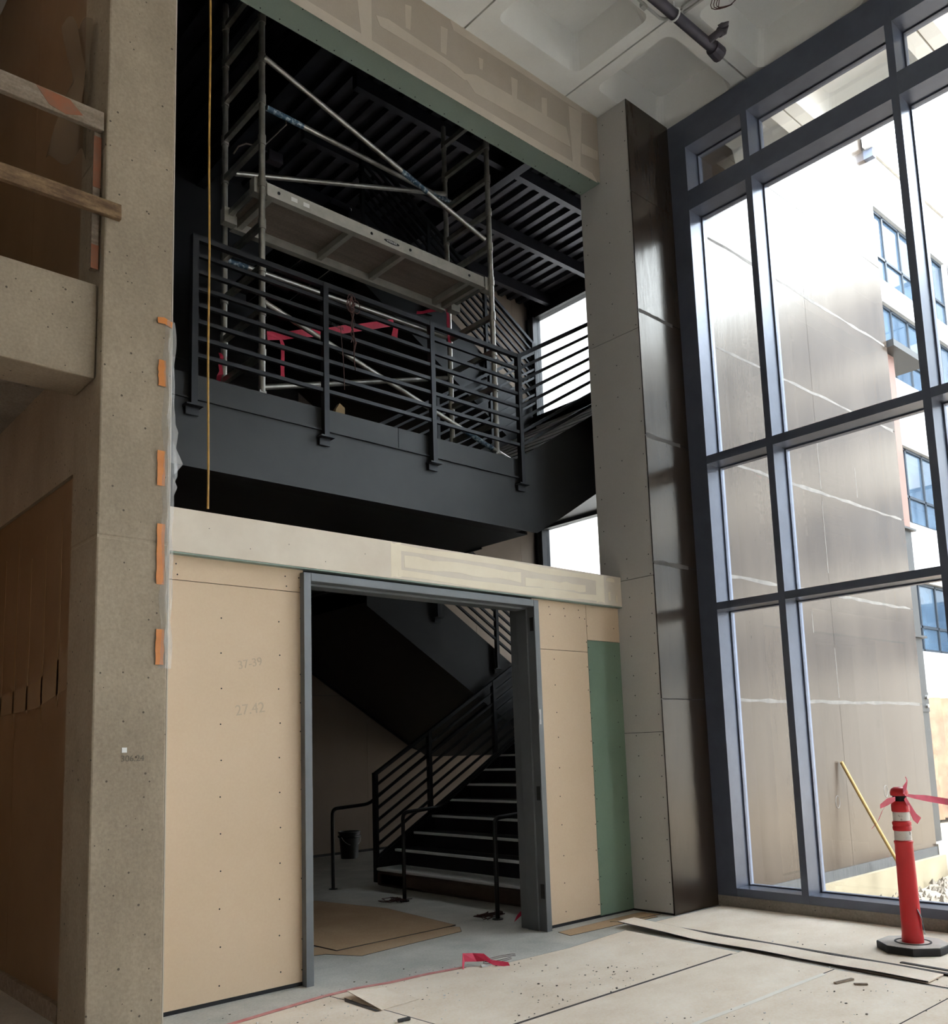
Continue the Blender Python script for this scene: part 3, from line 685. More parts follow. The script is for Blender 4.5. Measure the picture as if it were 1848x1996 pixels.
for x, y, lb_ in ((5.85, 9.08, 'black tube handrail post beside the far guard'), (5.85, 7.73, 'black tube handrail in the middle of the lowest flight'), (5.78, 6.24, 'black tube handrail nearest the door jamb')):
    handrail([(x, y, 0), (x, y, .905), (6.36, y, .93), (9.4, y, .93 + .60*3.04)], lb_)

# ================================================================== DOOR FRAME
df = thing('door_1', (4.5, 5.6, 0), 'empty grey steel double door frame in the drywall', 'door frame', kind=ST)
DX0, DX1, DZ = 3.318, 5.708, 2.835
for s_, x in ((1, DX0), (-1, DX1)):
    xi = x + s_*.06
    xf = xi - s_*.0015
    mb = MB().box(min(x, xf), max(x, xf), 5.488, 5.5435, 0, DZ)                    # face
    a, b = sorted((xi-s_*.018, xi)); mb.box(a, b, 5.4895, 5.7985, 0, DZ-.0615)         # rabbet / reveal
    a, b = sorted((xi-s_*.001, xi+s_*.018)); mb.box(a, b, 5.575, 5.70, 0, DZ-.0625)         # stop
    a, b = sorted((x, xf)); mb.box(a, b, 5.745, 5.80, 0, DZ-.001)
    part('jamb', mb, M['frame'], df, bevel=.002)
mb = MB().box(DX0+.06, DX1-.06, 5.488, 5.5435, DZ-.0585, DZ).box(DX0+.0605, DX1-.0605, 5.4895, 5.7985, DZ-.06, DZ-.042).box(DX0+.08, DX1-.08, 5.575, 5.70, DZ-.078, DZ-.059).box(DX0+.0605, DX1-.0605, 5.745, 5.80, DZ-.0585, DZ-.001)
part('head', mb, M['frame'], df, bevel=.002)
for z in (2.62, 1.15, .33): part('hinge', MB().box(DX1-.064, DX1-.060, 5.50, 5.545, z-.06, z+.06).box(DX1-.068, DX1-.06, 5.493, 5.503, z-.06, z+.06), M['hinge'], df)
part('hinge', MB().box(DX1-.052, DX1-.030, 5.484, 5.489, 1.74, 1.87), M['strike'], df, 'bare steel hinge recess')
for z in (2.55, 1.7, .9, .3): part('hinge_tab', MB().box(DX0+.058, DX0+.064, 5.50, 5.54, z-.05, z+.05), M['hinge'], df)

# ================================================================== PILLAR AND LEFT SIDE
pl = thing('concrete_pillar', (2.07, 5.64, 0), 'tall raw concrete pillar with orange tape on its edge', 'pillar')
for a, b in ((0, 2.885), (2.89, 5.43), (5.435, 8.47)):
    part('pour_lift', MB().box(1.845, 2.29, 5.40, 5.875, a, b), M['concrete'], pl, bevel=.012)
part('joint_core', MB().box(1.849, 2.286, 5.404, 5.87, .1, 8.4), M['concrete'], pl)
part('edge_bead', MB().box(2.288, 2.296, 5.402, 5.53, 0, 8.07), M['compound'], pl, 'thin pale corner strip')
def text(body, size, loc, rot, m, parent=None, name='lettering', depth=.0006):
    cu = bpy.data.curves.new(name, 'FONT'); cu.body = body; cu.size = size; cu.extrude = depth; cu.align_x = 'CENTER'; cu.align_y = 'CENTER'
    o = bpy.data.objects.new('tmp', cu); COL.objects.link(o); bpy.context.view_layer.update()
    me = bpy.data.meshes.new_from_object(o.evaluated_get(bpy.context.evaluated_depsgraph_get())); bpy.data.objects.remove(o)
    me.materials.clear(); me.materials.append(m)
    ob = bpy.data.objects.new(name, me); COL.objects.link(ob)
    ob.rotation_euler = rot; ob.location = Vector(loc) - (wloc(parent) if parent else Vector())
    ob.parent = parent; return ob
H2 = math.pi/2
M['pencil'] = mat('pencil_mark', (.16,.13,.10), rough=.9)
M['faint'] = mat('faint_pencil', (.53,.41,.295), rough=.9)
text('306.24', .052, (2.085, 5.398, 1.556), (H2, 0, 0), M['pencil'], pl)
part('survey_sticker', MB().box(2.02, 2.05, 5.397, 5.40, 1.592, 1.622), M['white'], pl, 'small white survey sticker')
text('27.42', .10, (2.93, 5.544, 1.86), (H2, -.12, 0), M['faint'], wf); text('37-39', .08, (2.93, 5.544, 2.17), (H2, -.2, 0), M['faint'], wf)
# plastic sheet and tape down the pillar edge
mb = MB(); n = 46; zt, zb_ = 4.37, 2.10
for i in range(n+1):
    z = zt + (zb_-zt)*i/n; bul = .018 + .022*abs(math.sin(i*.55)) + (.05 if 14 < i < 22 else 0)
    xs = (2.235+.008*math.sin(i*.8), 2.262+.008*math.sin(i*1.3), 2.285, 2.30+bul*.45, 2.30+bul*.3)
    ys = (5.394, 5.380-.012*abs(math.sin(i*.9)), 5.388, 5.40-.01*math.sin(i*.6), 5.42+.02*math.sin(i*.5))
    for a, b in zip(xs, ys): mb.v.append(Vector((a, b, z)))
for i in range(n):
    for j in range(4): a = i*5+j; mb.f.append((a, a+5, a+6, a+1))
solo('plastic_sheet', mb, M['plastic'], 'crumpled clear plastic strip hanging down the pillar edge', 'plastic sheet')
def flap(px_list, y):
    q = [at(a, b, 1, y) for a, b in px_list]; return q
mb = MB(); q = flap([(337,860),(357,905),(340,925)], 5.41); mb.prism(q, (0,.002,0)); q = flap([(337,930),(346,950),(338,968)], 5.41); mb.prism(q, (0,.002,0))
solo('plastic_flap', mb, M['plastic'], 'loose torn corner of clear plastic flapping off the pillar edge', 'plastic sheet')
TP = [((309,700),(322,754)), ((307,877),(321,948)), ((306,1020),(320,1140)), ((304,1226),(318,1296))]
TL = ['short orange tape strip below the top one on the pillar', 'orange tape strip beside the loose plastic flap', 'longest orange tape strip on the pillar edge', 'lowest orange tape strip on the pillar edge']
for ((a, b), (c, d)), lb_ in zip(TP, TL):
    p, q = at(a, b, 1, 5.392), at(c, d, 1, 5.392); n = 8
    L_ = [(p.x + random.uniform(-.003,.003), 5.392, p.z + (q.z-p.z)*k/n) for k in range(n+1)]; R_ = [(p.x+.05+random.uniform(-.003,.003), 5.392, p.z + (q.z-p.z)*k/n) for k in range(n, -1, -1)]
    solo('tape_strip', MB().prism(L_ + R_, (0, -.003, 0)), M['tape_o'], lb_, 'tape', 'orange tape strips on the pillar')
q = flap([(307,618),(320,619),(336,629),(335,641),(322,632),(308,629)], 5.388)
solo('tape_strip', MB().prism(q, (0, -.003, 0)), M['tape_o'], 'folded orange tape at the top of the plastic strip', 'tape', 'orange tape strips on the pillar')
# guard timbers on the upper floor
p = thing('timber_rail', (.5, 5.43, 5.5), 'grey timber rail with orange paint on the upper floor edge', 'timber')
part('plank', MB().bar((-.8, 5.435, 5.545), (1.832, 5.435, 5.59), .04, .13), M['wood_grey'], p, bevel=.004)
part('paint_patch', MB().prism([(1.42, 5.414, 5.645), (1.62, 5.414, 5.64), (1.70, 5.414, 5.57), (1.60, 5.414, 5.53), (1.50, 5.414, 5.55)], (0,-.0015,0)), M['orange_paint'], p)
p = thing('timber_rail', (.5, 5.37, 4.9), 'rough brown timber rail lapping over the pillar face', 'timber')
part('plank', MB().bar((-.8, 5.378, 4.93), (1.935, 5.378, 4.982), .038, .10), M['wood'], p, bevel=.004)
p = thing('timber_post', (1.81, 5.445, 4.60), 'narrow upright timber with orange end beside the pillar', 'timber')
part('post', MB().box(1.787, 1.832, 5.46, 5.50, 4.60, 5.54), M['wood_grey'], p, bevel=.003)
part('orange_end', MB().box(1.786, 1.833, 5.457, 5.461, 4.60, 4.76), M['orange_paint'], p)
part('orange_patch', MB().box(1.786, 1.833, 5.457, 5.461, 5.15, 5.50), M['orange_paint'], p)
# draped sheet, upper floor
mb = MB(); n = 14
for i in range(n+1):
    for j in range(n+1):
        u, v = i/n, j/n; sp_ = .05 + .95*abs(v-.33)**.7
        mb.v.append(Vector((1.82 - .26*u*sp_ - .01, 5.62 + .06*math.sin(u*7+v*2) + .2*u, 6.45 - 1.0*v + .06*math.sin(u*9))))
for i in range(n):
    for j in range(n): a = i*(n+1)+j; mb.f.append((a, a+n+1, a+n+2, a+1))
solo('draped_sheet', mb, M['brown_sheet'], 'brown translucent sheet gathered to the pillar on the upper floor', 'plastic sheet', smooth=True)

# ================================================================== SCAFFOLD
YN, YB, XL, XR = 6.3, 6.98, 3.43, 6.05
sc = thing('scaffold_tower', ((XL+XR)/2, (YN+YB)/2, ZL), 'aluminium scaffold tower standing on the balcony landing', 'scaffold')
RZS = [4.79 + .3815*k for k in range(10)]
for x in (XL, XR):
    for y in (YN, YB):
        lg = part('leg', MB().tube([(x, y, 4.47), (x, y, 8.45)], .027, 10), M['alu'], sc, smooth=True)
        for z in RZS: part('collar', MB().tube([(x, y, z-.045), (x, y, z+.045)], .034, 10), M['alu'], lg, smooth=True)
        ct = part('caster', MB().tube([(x-.02, y+.03, 4.369), (x+.02, y+.03, 4.369)], .065, 14), M['rubber'], sc)
        part('fork', MB().box(x-.03, x+.03, y-.02, y+.05, 4.43, 4.48), M['alu'], ct)
    for z in RZS:
        part('rung', MB().bar((x, YN, z), (x, YB, z), .042, .05), M['alu'], sc)
def brace(a, b, ends=None):
    o = part('brace', MB().tube([a, b], .024, 10), M['alu'], sc, smooth=True)
    a, b = Vector(a), Vector(b)
    for t0, t1 in ends or ():
        part('sticker', MB().tube([a+(b-a)*t0, a+(b-a)*t1], .0255, 10), M['blue'], o, smooth=True)
A_ = lambda px, py, y: at(px, py, 1, y)
brace((XL, YN-.04, 7.45), A_(945, 467, YN-.04), [(.58,.70)])
brace((XL+.05, YN+.02, 7.04), (XR+.05, YB-.02, 7.56), [(.0,.16), (.88,.99)])
brace((XL+.1, YB, 6.80), A_(868, 378, YB-.1))
brace((XL+.02, YB, 5.93), (XR-.05, YB, 5.95), [(.0,.08)])
brace((XL, YN, 5.26), A_(1000, 900, YN), [(.75,.9)])
brace((XL, YN+.03, 4.52), A_(870, 737, YB))
pk = part('platform', MB().box(XL+.05, XR-.1, YN+.05, YB-.02, 6.30, 6.325), M['plank_ply'], sc, 'plywood work deck')
for y in (YN+.02, YB-.03): part('side_beam', MB().box(XL+.05, XR-.1, y-.02, y+.02, 6.22, 6.335).box(XL+.05, XR-.1, y-.03, y+.035, 6.215, 6.225), M['plank_alu'], pk)
for x in (XL+.12, 4.38, 4.98, XR-.25, XR-.12): part('cross_beam', MB().box(x-.025, x+.025, YN+.04, YB-.05, 6.24, 6.30), M['plank_alu'], pk)
for x in (XL+.16, 4.55, 5.0, 5.75): part('rivet', MB().tube([(x, YN+.001, 6.28), (x, YN-.004, 6.28)], .014, 8), M['ink'], pk)
lg_ = part('maker_plate', MB().prism([(4.78+.09*math.cos(t*math.pi/8), YN-.0005, 6.275+.018*math.sin(t*math.pi/8)) for t in range(16)], (0,-.002,0)), M['ink'], pk)
text('WERNER', .03, (4.78, YN-.0035, 6.275), (H2, 0, 0), M['white'], pk, 'maker_lettering', .0004)
for x in (XL+.28, XL+.40): part('warning_label', MB().box(x, x+.06, YN-.0015, YN+.001, 6.262, 6.30), M['white'], pk)
for x in (XL, XR):
    for y in (YN+.02, YB-.12): part('hook', MB().box(x-.06, x+.06, y, y+.08, 6.22, 6.36), M['plank_alu'], pk)

# ================================================================== RIBBONS, CORDS
def tape(name, pts, width, label, m='tape_r', side=(0,0,1), wob=.15, letters=None):
    mb = MB().ribbon(pts, width, side, .001, wob)
    return solo(name, mb, M[m], label, 'tape')
def seg(a, b, n, sag=0, j=0):
    a, b = Vector(a), Vector(b)
    return [a+(b-a)*k/n + Vector((random.uniform(-j,j), random.uniform(-j,j), -sag*4*(k/n)*(1-k/n)+random.uniform(-j,j))) for k in range(n+1)]
a, b = A_(520, 655, YN+.02), A_(768, 628, YB-.1)
tt = tape('caution_tape', seg(a, b, 9, .02, .006), .075, 'red caution tape stretched across the scaffold legs', wob=.25)
text('DANGER', .05, A_(655, 636, YN+.25) + Vector((0,-.006,0)), (H2, -.06, .25), M['ink'], tt)
tape('caution_tape', seg(A_(520,652,YN-.03), A_(548,662,YN-.04), 3) + seg(A_(552,672,YN-.04), A_(551,735,YN-.04), 5, 0, .006), .035, 'red tape tail hanging from the near scaffold leg', side=(1,0,0))
tape('caution_tape', [A_(760,628,YB-.1), A_(772,636,YB-.12), A_(768,660,YB-.12), A_(776,668,YB-.12)], .09, 'short wide red tape scrap at the end of the stretched tape', side=(1,0,.2), wob=.3)
tape('caution_tape', seg(A_(434,688,YB-.02), A_(432,742,YB-.02), 6, 0, .012), .07, 'folded red tape by the far scaffold leg near the cord', side=(1,0,0), wob=.3)
tape('caution_tape', seg(A_(812,610,YB+.1), A_(868,602,YB), 5, 0, .004), .035, 'thin red tape tied to the far right scaffold leg', wob=.3)
tape('caution_tape', seg(A_(872,604,YB-.03), A_(877,672,YB-.04), 5, 0, .004), .04, 'red tape tail hanging down the far right scaffold leg', side=(1,0,0))
solo('yellow_rope', MB().tube([at(410 - 5*k/14 + .8*math.sin(k*1.1), -20 + 1012*k/14, 1, 5.47) for k in range(15)], .0075, 8), M['cord'], 'yellow rope hanging straight down to the plastered ledge', 'rope', smooth=True)
def bundle(name, px0, py0, px1, py1, y, label, n=5):
    mb = MB()
    for k in range(n):
        pts = [at(px0+(px1-px0)*t/8 + random.uniform(-6,6)*(1 if 0 < t < 6 else .3), py0+(py1-py0)*t/8, 1, y-.005*k) for t in range(random.randint(4, 9))]
        mb.tube(pts, .0035, 5)
    for k in range(3):
        c = at((px0+px1)/2 + random.uniform(-8,8), py0+(py1-py0)*random.uniform(.05,.35), 1, y-.01)
        mb.tube([c + Vector((.04*math.cos(t), -.005*k, .06*math.sin(t))) for t in [q*.6 for q in range(11)]], .0035, 5)
    solo(name, mb, M['string'], label, 'string')
bundle('tied_string', 685, 578, 692, 722, 5.975, 'tangle of dark red string tied on the balcony guard')
solo('dangling_wire', MB().tube([at(664 + 8*math.sin(t/6), 640 + 15*t, 1, 5.975) for t in range(9)], .003, 5), M['string'], 'thin dark wire dangling next to the red string tangle', 'wire')
g = at(660, 797, 1, 6.12)
solo('timber_offcut', MB().prism([(g.x-.05, 6.10, 4.305), (g.x+.05, 6.10, 4.305), (g.x+.05, 6.10, 4.43), (g.x+.0, 6.10, 4.46), (g.x-.04, 6.10, 4.40)], (0,.04,0)), M['pole'], 'small tan timber offcut on the balcony edge', 'timber')

jb = thing('junction_box', at(535, 308, 1, 8.4), 'small grey box with looping cable high in the stairwell', 'junction box')
c = at(535, 308, 1, 8.4)
part('box', MB().box(c.x-.09, c.x+.09, 8.36, 8.46, c.z-.06, c.z+.06), M['pipe'], jb, bevel=.006)
part('arm', MB().tube([at(505, 290, 1, 8.41), at(540, 304, 1, 8.41)], .009, 6), M['pipe'], jb)
part('cable', MB().tube([at(a, b, 1, 8.41) for a, b in ((455,300),(465,285),(480,280),(497,284),(519,280),(535,265),(546,254),(558,243),(557,232),(545,226))], .009, 6), M['plank_ply'], jb, smooth=True)
# ceiling services -----------------------------------------------------------
pp = thing('sprinkler_pipe', (6.5, 4.06, 7.9), 'dark capped steel pipe hung under the waffle ceiling', 'pipe')
part('main', MB().tube([(4.9, 4.055, 7.95), (6.93, 4.05, 7.95)], .048, 14), M['pipe'], pp, smooth=True)
part('end_cap', MB().tube([(6.86, 4.05, 7.95), (6.98, 4.05, 7.94)], [.066, .072], 12), M['pipe'], pp)
e0 = at(1383, 78, 2, 7.95)
part('branch', MB().tube([e0, at(1398, 66, 2, 7.96), at(1408, 60, 2, 7.97)], .033, 10), M['pipe'], pp, smooth=True)
part('elbow', MB().tube([at(1402, 63, 2, 7.97), at(1409, 60, 2, 7.99), at(1411, 50, 2, 8.0)], .045, 10), M['pipe'], pp, smooth=True)
part('nozzle', MB().tube([at(1411, 52, 2, 8.0), at(1410, 45, 2, 8.02)], [.04, .052], 10), M['pipe'], pp, smooth=True)
hg = part('hanger_ring', MB().tube([(6.27, 4.05+.056*math.cos(t*.524), 7.95+.056*math.sin(t*.524)) for t in range(13)], .009, 6), M['nosing'], pp)
part('hanger_rod', MB().tube([(6.27, 4.05, 8.0), (6.27, 4.05, 8.09)], .008, 6), M['nosing'], hg)
cn = thing('conduit', (6.0, 4.2, 8.05), 'thin painted conduit looping past the dark ceiling pipe', 'conduit')
z10 = lambda a, b: (1160 + a*.17316, b*.1731)
part('run', MB().tube([at(*z10(a, b), 2, 8.065) for a, b in ((430,-60),(560,60),(640,130),(730,205),(790,222),(860,205))], .012, 8), M['conduit'], cn, smooth=True)
part('run', MB().tube([at(*z10(a, b), 2, 8.06) for a, b in ((980,85),(1090,0),(1180,-70))], .013, 8), M['conduit'], cn, smooth=True)
part('run', MB().tube([at(*z10(a, b), 2, 8.06) for a, b in ((1000,140),(1190,5),(1280,-60))], .013, 8), M['conduit'], cn, smooth=True)
part('clip', MB().box(*[v for c_ in zip(at(*z10(545, 70), 2, 8.06) - Vector((.03,.02,.02)), at(*z10(545, 70), 2, 8.06) + Vector((.03,.02,.02))) for v in c_]), M['conduit'], cn)
mb = MB(); c = at(1413, -2, 2, 8.0)
for k in range(3): mb.tube([c + Vector((.10*math.cos(t*.42)*(1-.1*k)+.02*k, .13*math.sin(t*.42)*(1-.12*k), .01*k+.01*math.sin(t))) for t in range(16)], .004, 5, False)
mb.tube([c + Vector((.05, .1, 0)), c + Vector((.02, .05, .14)), c + Vector((0, 0, .07))], .004, 5)
solo('wire_coil', mb, M['string'], 'loose coil of thin wire hanging from a ceiling coffer', 'wire')

# ================================================================== DELINEATOR POST
DC = Vector((6.845, 2.975, 0))
dl = thing('delineator_post', DC, 'red delineator post with scuffed white bands on octagonal base', 'traffic post')
oct_ = lambda r, z: [DC + Vector((r*math.cos(math.radians(22.5+45*k)), r*math.sin(math.radians(22.5+45*k)), z)) for k in range(8)]
part('base', MB().prism(oct_(.245, 0.006), (0,0,.052)), M['rubber'], dl, 'black octagonal rubber base', bevel=.006)
part('base_top', MB().prism(oct_(.238, .0585), (0,0,.003)), M['dust_top'], dl, 'dusty pale top of the base')
part('base_ring', MB().lathe([(.125,.061),(.125,.066),(.112,.066),(.112,.061)], 28, DC), M['rubber'], dl, smooth=True)
part('tube', MB().lathe([(.074,.062),(.074,.09),(.070,.12),(.062,.755),(.066,.765),(.066,.775),(.058,.78),(.058,.85),(.0645,.855),(.0665,.875),(.062,.885),(.0665,.90),(.0645,.915),(.056,.92),(.056,.985),(.0625,.99),(.063,1.03),(.058,1.05),(.05,1.06),(.044,1.075),(.042,1.11)], 28, DC), M['cone'], dl, smooth=True)
for a, b, r in ((.783,.85,.0592),(.923,.985,.0572)): part('reflective_band', MB().lathe([(r,a),(r,b)], 28, DC).lathe([(r-.004,a),(r-.004,b)], 28, DC), M['band'], dl, 'scuffed white reflective band', smooth=True)
part('handle_cap', MB().lathe([(.043,1.10),(.06,1.105),(.063,1.125),(.056,1.15),(.035,1.165),(0,1.168)], 24, DC), M['cone'], dl, smooth=True)
part('neck_wrap', MB().lathe([(.047,1.055),(.05,1.07),(.048,1.10),(.044,1.112)], 20, DC), M['ink'], dl, smooth=True)
part('torn_sticker', MB().ribbon([DC+Vector((-.03,-.066,.30)), DC+Vector((-.005,-.078,.24)), DC+Vector((.012,-.085,.12))], [.03,.025,.01], (1,.3,.2)), M['blue'], dl, 'torn blue and white sticker')
V = lambda px, py: at(px, py, 1, DC.y - .06)
tape('caution_tape', [V(1763,1549), V(1782,1553), V(1805,1556), V(1848,1563), V(1900,1572), V(1980,1588)], [.02,.03,.05,.055,.055,.055], 'pink-red caution tape stretched from the delineator post', side=(0,.2,1), wob=.2)
tape('caution_tape', [V(1745,1557), V(1730,1563), V(1716,1572)], [.03,.05,.03], 'short pink tape bow on the delineator neck', side=(.2,0,1), wob=.2)
tape('caution_tape', [V(1733,1560), V(1720,1580), V(1712,1600), V(1700,1615)], [.02,.018,.022,.03], 'thin twisted tape tail falling left of the delineator', side=(1,0,.4), wob=.2)
tape('caution_tape', [V(1764,1556), V(1774,1575), V(1783,1592), V(1792,1600)], [.03,.05,.075,.08], 'wide pink tape end hanging off the delineator', side=(1,0,.6), wob=.15)
tape('caution_tape', [V(1762,1548), V(1764,1533), V(1768,1522), V(1765,1514)], [.05,.045,.035,.012], 'knotted tape stub standing on top of the delineator', side=(1,0,0), wob=.4)

# ================================================================== THINGS ON THE FLOOR
def board(name, pts, z, th, label, m='board', cat='board', lift=None):
    mb = MB(); P3 = [Vector((p[0], p[1], z + (lift[i] if lift else 0))) for i, p in enumerate(pts)]
    t = thing(name, (sum(p.x for p in P3)/len(P3), sum(p.y for p in P3)/len(P3), z), label, cat)
    part('sheet', MB().prism(P3, (0, 0, th)), M[m], t)
    n = len(P3); eb = MB()
    for i in range(n):
        a, b = P3[i], P3[(i+1) % n]; d = (b-a).normalized(); nn = Vector((d.y, -d.x, 0))
        c = sum(P3, Vector())/n
        if nn.dot(a-c) < 0: nn = -nn
        eb.prism([a + nn*.0005, b + nn*.0005, b + nn*.004, a + nn*.004], (0, 0, th*.97))
    part('dark_edge', eb, M['board_edge'], t)
    return t
TH = .005
board('floor_board', [(3.30,5.17),(3.56,5.2),(4.38,5.08),(4.62,4.95),(5.3,4.93),(6.1,5.02),(5.99,3.845),(3.4,3.82),(3.36,4.6)], 0, TH, 'tan hardboard sheet edged by the dusty red tape')
board('floor_board', [(2.62,5.08),(3.29,5.165),(3.35,4.6),(3.39,3.82),(1.2,3.8),(1.2,4.9)], 0, TH, 'tan hardboard sheet in front of the concrete pillar')
board('floor_board', [(1.2,3.785),(5.98,3.835),(5.96,3.135),(1.2,3.12)], .001, TH, 'tan hardboard sheet between the dark raised seam and the pale taped seam', lift=[.012,.016,0,0])
board('floor_board', [(1.2,3.11),(5.96,3.125),(5.93,2.325),(1.2,2.31)], 0, TH, 'tan hardboard sheet beyond the pale taped seam')
board('floor_board', [(1.2,2.30),(5.93,2.315),(5.9,.9),(1.2,.9)], 0, TH, 'tan hardboard sheet furthest from the doorway')
board('floor_board', [(6.43,5.05),(7.57,5.05),(7.57,.9),(6.0,.9),(5.97,2.4),(6.02,3.0)], 0, TH, 'tan hardboard sheet under the delineator along the glass')
# warped narrow strips
st = thing('floor_strip', (6.15, 3.8, .006), 'long narrow warped board strip lifting at its far end', 'board')
mb = MB(); eb = MB(); n = 20
for k in range(n+1):
    t = k/n; y = 5.15 - 2.62*t; xl = 6.165 - .18*t; xr = 6.385 - .165*t; z = .012 + .035*max(0, 1-t*3.4)**1.2 + .006*math.sin(t*9) ** 2
    mb.v += [Vector((xl,y,z)), Vector((xr,y,z)), Vector((xr,y,z+.007)), Vector((xl,y,z+.007))]
for k in range(n):
    a = 4*k
    for q in ((0,1,5,4),(1,2,6,5),(2,3,7,6),(3,0,4,7)): mb.f.append(tuple(a+i for i in q))
mb.f += [(0,1,2,3), (4*n+3,4*n+2,4*n+1,4*n)]
part('strip', mb, M['board'], st)
for s_ in (0, 1):
    eb = MB(); n0 = 0
    for k in range(n+1):
        p = mb.v[4*k+s_]; off = Vector((-.004 if s_ == 0 else .004, 0, 0)); q = mb.v[4*k+(3 if s_ == 0 else 2)]
        eb.v += [p+off*.2, p+off, q+off - Vector((0,0,.0005)), q+off*.2 - Vector((0,0,.0005))]
    for k in range(n):
        a = 4*k
        for q in ((0,1,5,4),(1,2,6,5),(2,3,7,6),(3,0,4,7)): eb.f.append(tuple(a+i for i in q))
    part('dark_edge', eb, M['board_edge'], st)
board('floor_strip', [(6.40,5.06),(6.44,5.05),(6.27,2.45),(6.235,2.45)], .008, .012, 'thin dark board edge lying along the warped strip', 'board_edge')
board('floor_strip', [(6.33,2.85),(6.36,2.85),(6.30,2.2),(6.27,2.2)], .021, .006, 'short dark strip overlapping the warped strip near the delineator', 'board_edge')
board('floor_strip', [(1.2,3.805),(5.86,3.858),(5.86,3.838),(1.2,3.786)], .006, .014, 'dark raised board edge along the floor seam', 'board_edge')
# lobby sheets
board('paper_sheet', [(4.05,6.58),(4.066,6.27),(5.33,6.31),(5.45,7.5),(5.25,8.5),(3.5,8.5),(3.5,6.6)], .004, .006, 'brown protection board lying inside the doorway', 'paper')
board('paper_sheet', [(3.42,6.42),(3.95,6.25),(4.1,5.98),(4.5,6.02),(5.2,6.08),(5.32,6.24),(5.2,6.45),(3.42,6.56)], 0, .003, 'torn brown paper strip along the threshold', 'paper')
board('paper_sheet', [(5.70,5.41),(6.80,5.44),(6.86,5.42),(6.75,5.18),(6.3,5.22),(5.66,5.24)], 0, .003, 'brown paper strip at the foot of the green panel', 'paper')
board('paper_sheet', [(6.3,5.35),(6.82,5.36),(6.85,5.22),(6.4,5.27)], .004, .003, 'small torn paper scrap at the foot of the pier', 'paper')
# lifted flap near the pillar
fl = [at(560+a*.27056, 1860+b*.27056, 2, .008) for a, b in ((430,308),(680,405),(740,390),(1000,500),(1000,503),(700,440),(640,412),(395,345))]
bb = thing('bent_board_edge', fl[1], 'lifted board corner with a painted shadow below it near the pillar', 'board')
part('flap', MB().prism([fl[0]+Vector((0,0,.035)), fl[1], fl[1]+Vector((.30,.02,0)), fl[0]+Vector((.30,-.02,.0))], (0,0,.004)), M['board'], bb)
part('gap_shadow', MB().prism([fl[0]+Vector((-.02,0,-.001)), fl[1]+Vector((-.01,0,-.001)), fl[6]+Vector((.0,0,-.001)), fl[7]+Vector((.02,0,-.001))], (0,0,.001)), M['board_edge'], bb)  # flat dark sheet standing in for the shadow under the flap
solo('seam_tape', MB().ribbon([(1.3+.45*k, 3.118+random.uniform(-.006,.006), .0078) for k in range(11)], .035, (0,1,0), .0006), M['seam'], 'pale tape over a floor board seam', 'tape')
# dusty red tape on the floor
rt = [at(a, b, 2, .0085) for a, b in ((440,1999),(500,1981),(560,1963),(630,1942),(700,1925),(760,1915),(830,1899),(905,1885))]
solo('floor_tape', MB().ribbon(rt, .045, (0,1,0), .0008), M['tape_dust'], 'dusty red tape line along the floor board edge', 'tape')
q = [at(902,1888,2,.01), at(904,1872,2,.05)+Vector((0,0,.02)), at(925,1866,2,.06), at(945,1866,2,.06), at(960,1876,2,.03), at(993,1880,2,.012)]
solo('crumpled_tape', MB().ribbon(q, [.05,.06,.07,.06,.045,.04], (.25,.6,.8), .001, .25), M['tape_r'], 'crumpled red tape curl at the end of the floor tape', 'tape')
mb = MB()
for k in range(2):
    c = at(955, 1872+6*k, 2, .012); mb.tube([c + Vector((.16*math.cos(t*.4)+.1, .05*math.sin(t*.4), .01*k)) for t in range(14)], .002, 4, False)
solo('tie_wire', mb, M['string'], 'thin wire loops beside the crumpled red tape', 'wire')
c = at(940, 1886, 2, .008)
solo('white_scrap', MB().prism([c, c+Vector((.07,-.01,0)), c+Vector((.09,.03,.004)), c+Vector((.02,.035,.006))], (0,0,.006)), M['white'], 'white scrap beside the crumpled red tape', 'scrap')
c = at(787, 1989, 2, .012)
solo('black_plug', MB().tube([c+Vector((-.035,.005,.004)), c+Vector((.04,-.004,.004))], .011, 8), M['rubber'], 'small black plastic plug on the tan boards', 'plug', smooth=True)
# red tape by the door jamb
J = lambda px, py, y=5.86: at(px, py, 1, y)
tape('caution_tape', [J(1027,1545), J(1025,1580), J(1029,1640), J(1027,1700), J(1032,1770)], .035, 'red tape hanging behind the right door jamb', side=(1,.4,0), wob=.2)
tape('caution_tape', [J(1030,1770), J(1018,1778), J(1008,1788), J(1004,1793)], .045, 'red tape end curling out at the jamb foot', side=(.5,.3,.8), wob=.2)
tape('caution_tape', [J(1032,1778), J(1024,1788), J(1020,1800), J(1034,1800)], .04, 'red tape loop on the floor at the jamb foot', side=(.5,.5,.7), wob=.2)
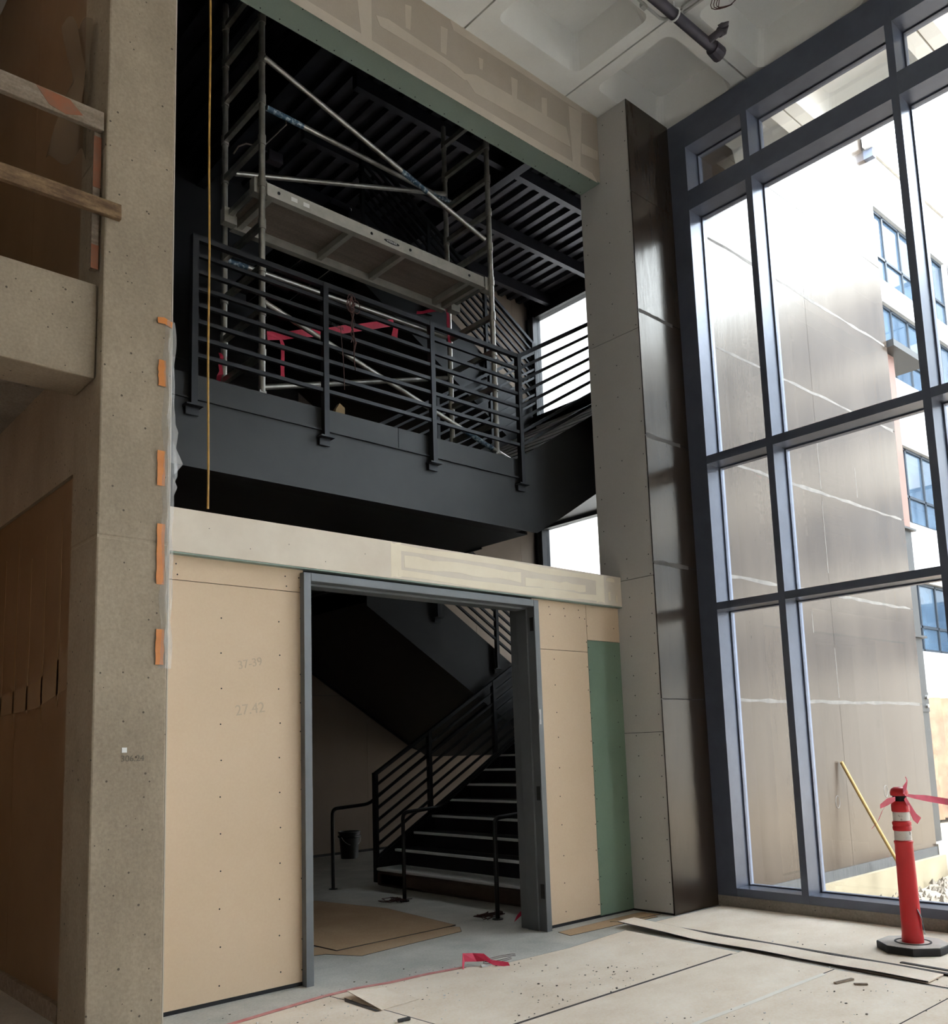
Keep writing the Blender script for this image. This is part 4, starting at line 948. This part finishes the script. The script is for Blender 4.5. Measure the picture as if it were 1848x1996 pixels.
# bucket
bc = thing('bucket', (7.7, 11.5, 0), 'black plastic bucket against the back wall under the stair', 'bucket')
part('body', MB().lathe([(.125,.0),(.155,.36),(.165,.37),(.165,.39),(.15,.39),(.145,.35),(.12,.02),(0,.02)], 24, (7.7,11.5,0)), M['bucket'], bc, smooth=True)
part('rim', MB().lathe([(.16,.30),(.172,.31),(.172,.33),(.16,.335)], 24, (7.7,11.5,0)), M['bucket'], bc, smooth=True)
part('handle', MB().tube([(7.7+.165*math.cos(t*.314), 11.5-.04-.09*math.sin(t*.314), .32-.13*math.sin(t*.314)) for t in range(11)], .004, 5), M['nosing'], bc)
# string heaps at handrail feet
for (px, py, lb_) in ((955, 1787, 'tangle of dark string at the foot of the nearest handrail'), (772, 1757, 'dark scrap heap at the foot of the middle handrail')):
    mb = MB(); c = at(px, py, 2, .01)
    for k in range(5): mb.tube([c + Vector((random.uniform(-.16,.16), random.uniform(-.12,.12), random.uniform(0,.03))) for t in range(7)], .004, 4)
    solo('string_heap', mb, M['string'], lb_, 'string')
# fine debris on the floor
def chips(name, regions, n, m, label, rmin=.003, rmax=.010):
    mb = MB()
    for k in range(n):
        px0, px1, py0, py1 = random.choice(regions)
        p = at(random.uniform(px0, px1), random.uniform(py0, py1), 2, .007)
        if p.x > 7.5 or p.y > 5.4 or p.x < 1: continue
        r = random.uniform(rmin, rmax)*random.choice((.5,.7,1)); a = random.random()*6; e = random.uniform(.3, 1)
        pts = [p + Vector((r*math.cos(a+t*1.57), r*e*math.sin(a+t*1.57), 0)) for t in range(4)]
        mb.prism(pts, (0, 0, r*random.uniform(.3,.8)))
    solo(name, mb, M[m], label, 'debris', kind='stuff')
chips('floor_debris', [(600,1848,1800,1996),(1000,1300,1880,1996),(1180,1300,1930,1996),(300,1848,1860,1996)], 330, 'debris', 'scattered dark dust and crumbs on the floor boards')
chips('floor_crumbs', [(330,900,1880,1996),(560,1848,1830,1996)], 200, 'white', 'scattered pale plaster crumbs on the floor', .003, .009)
for px, py, ln, an, lb_ in ((1645,1912,.17,-.2,'short grey timber chip near the warped strip'),(1678,1918,.08,-.9,'tiny bent timber chip near the warped strip')):
    c = at(px, py, 2, .012); d = Vector((math.cos(an), math.sin(an), 0))
    solo('timber_chip', MB().bar(c-d*ln/2, c+d*ln/2, .022, .009), M['wood_grey'], lb_, 'timber')
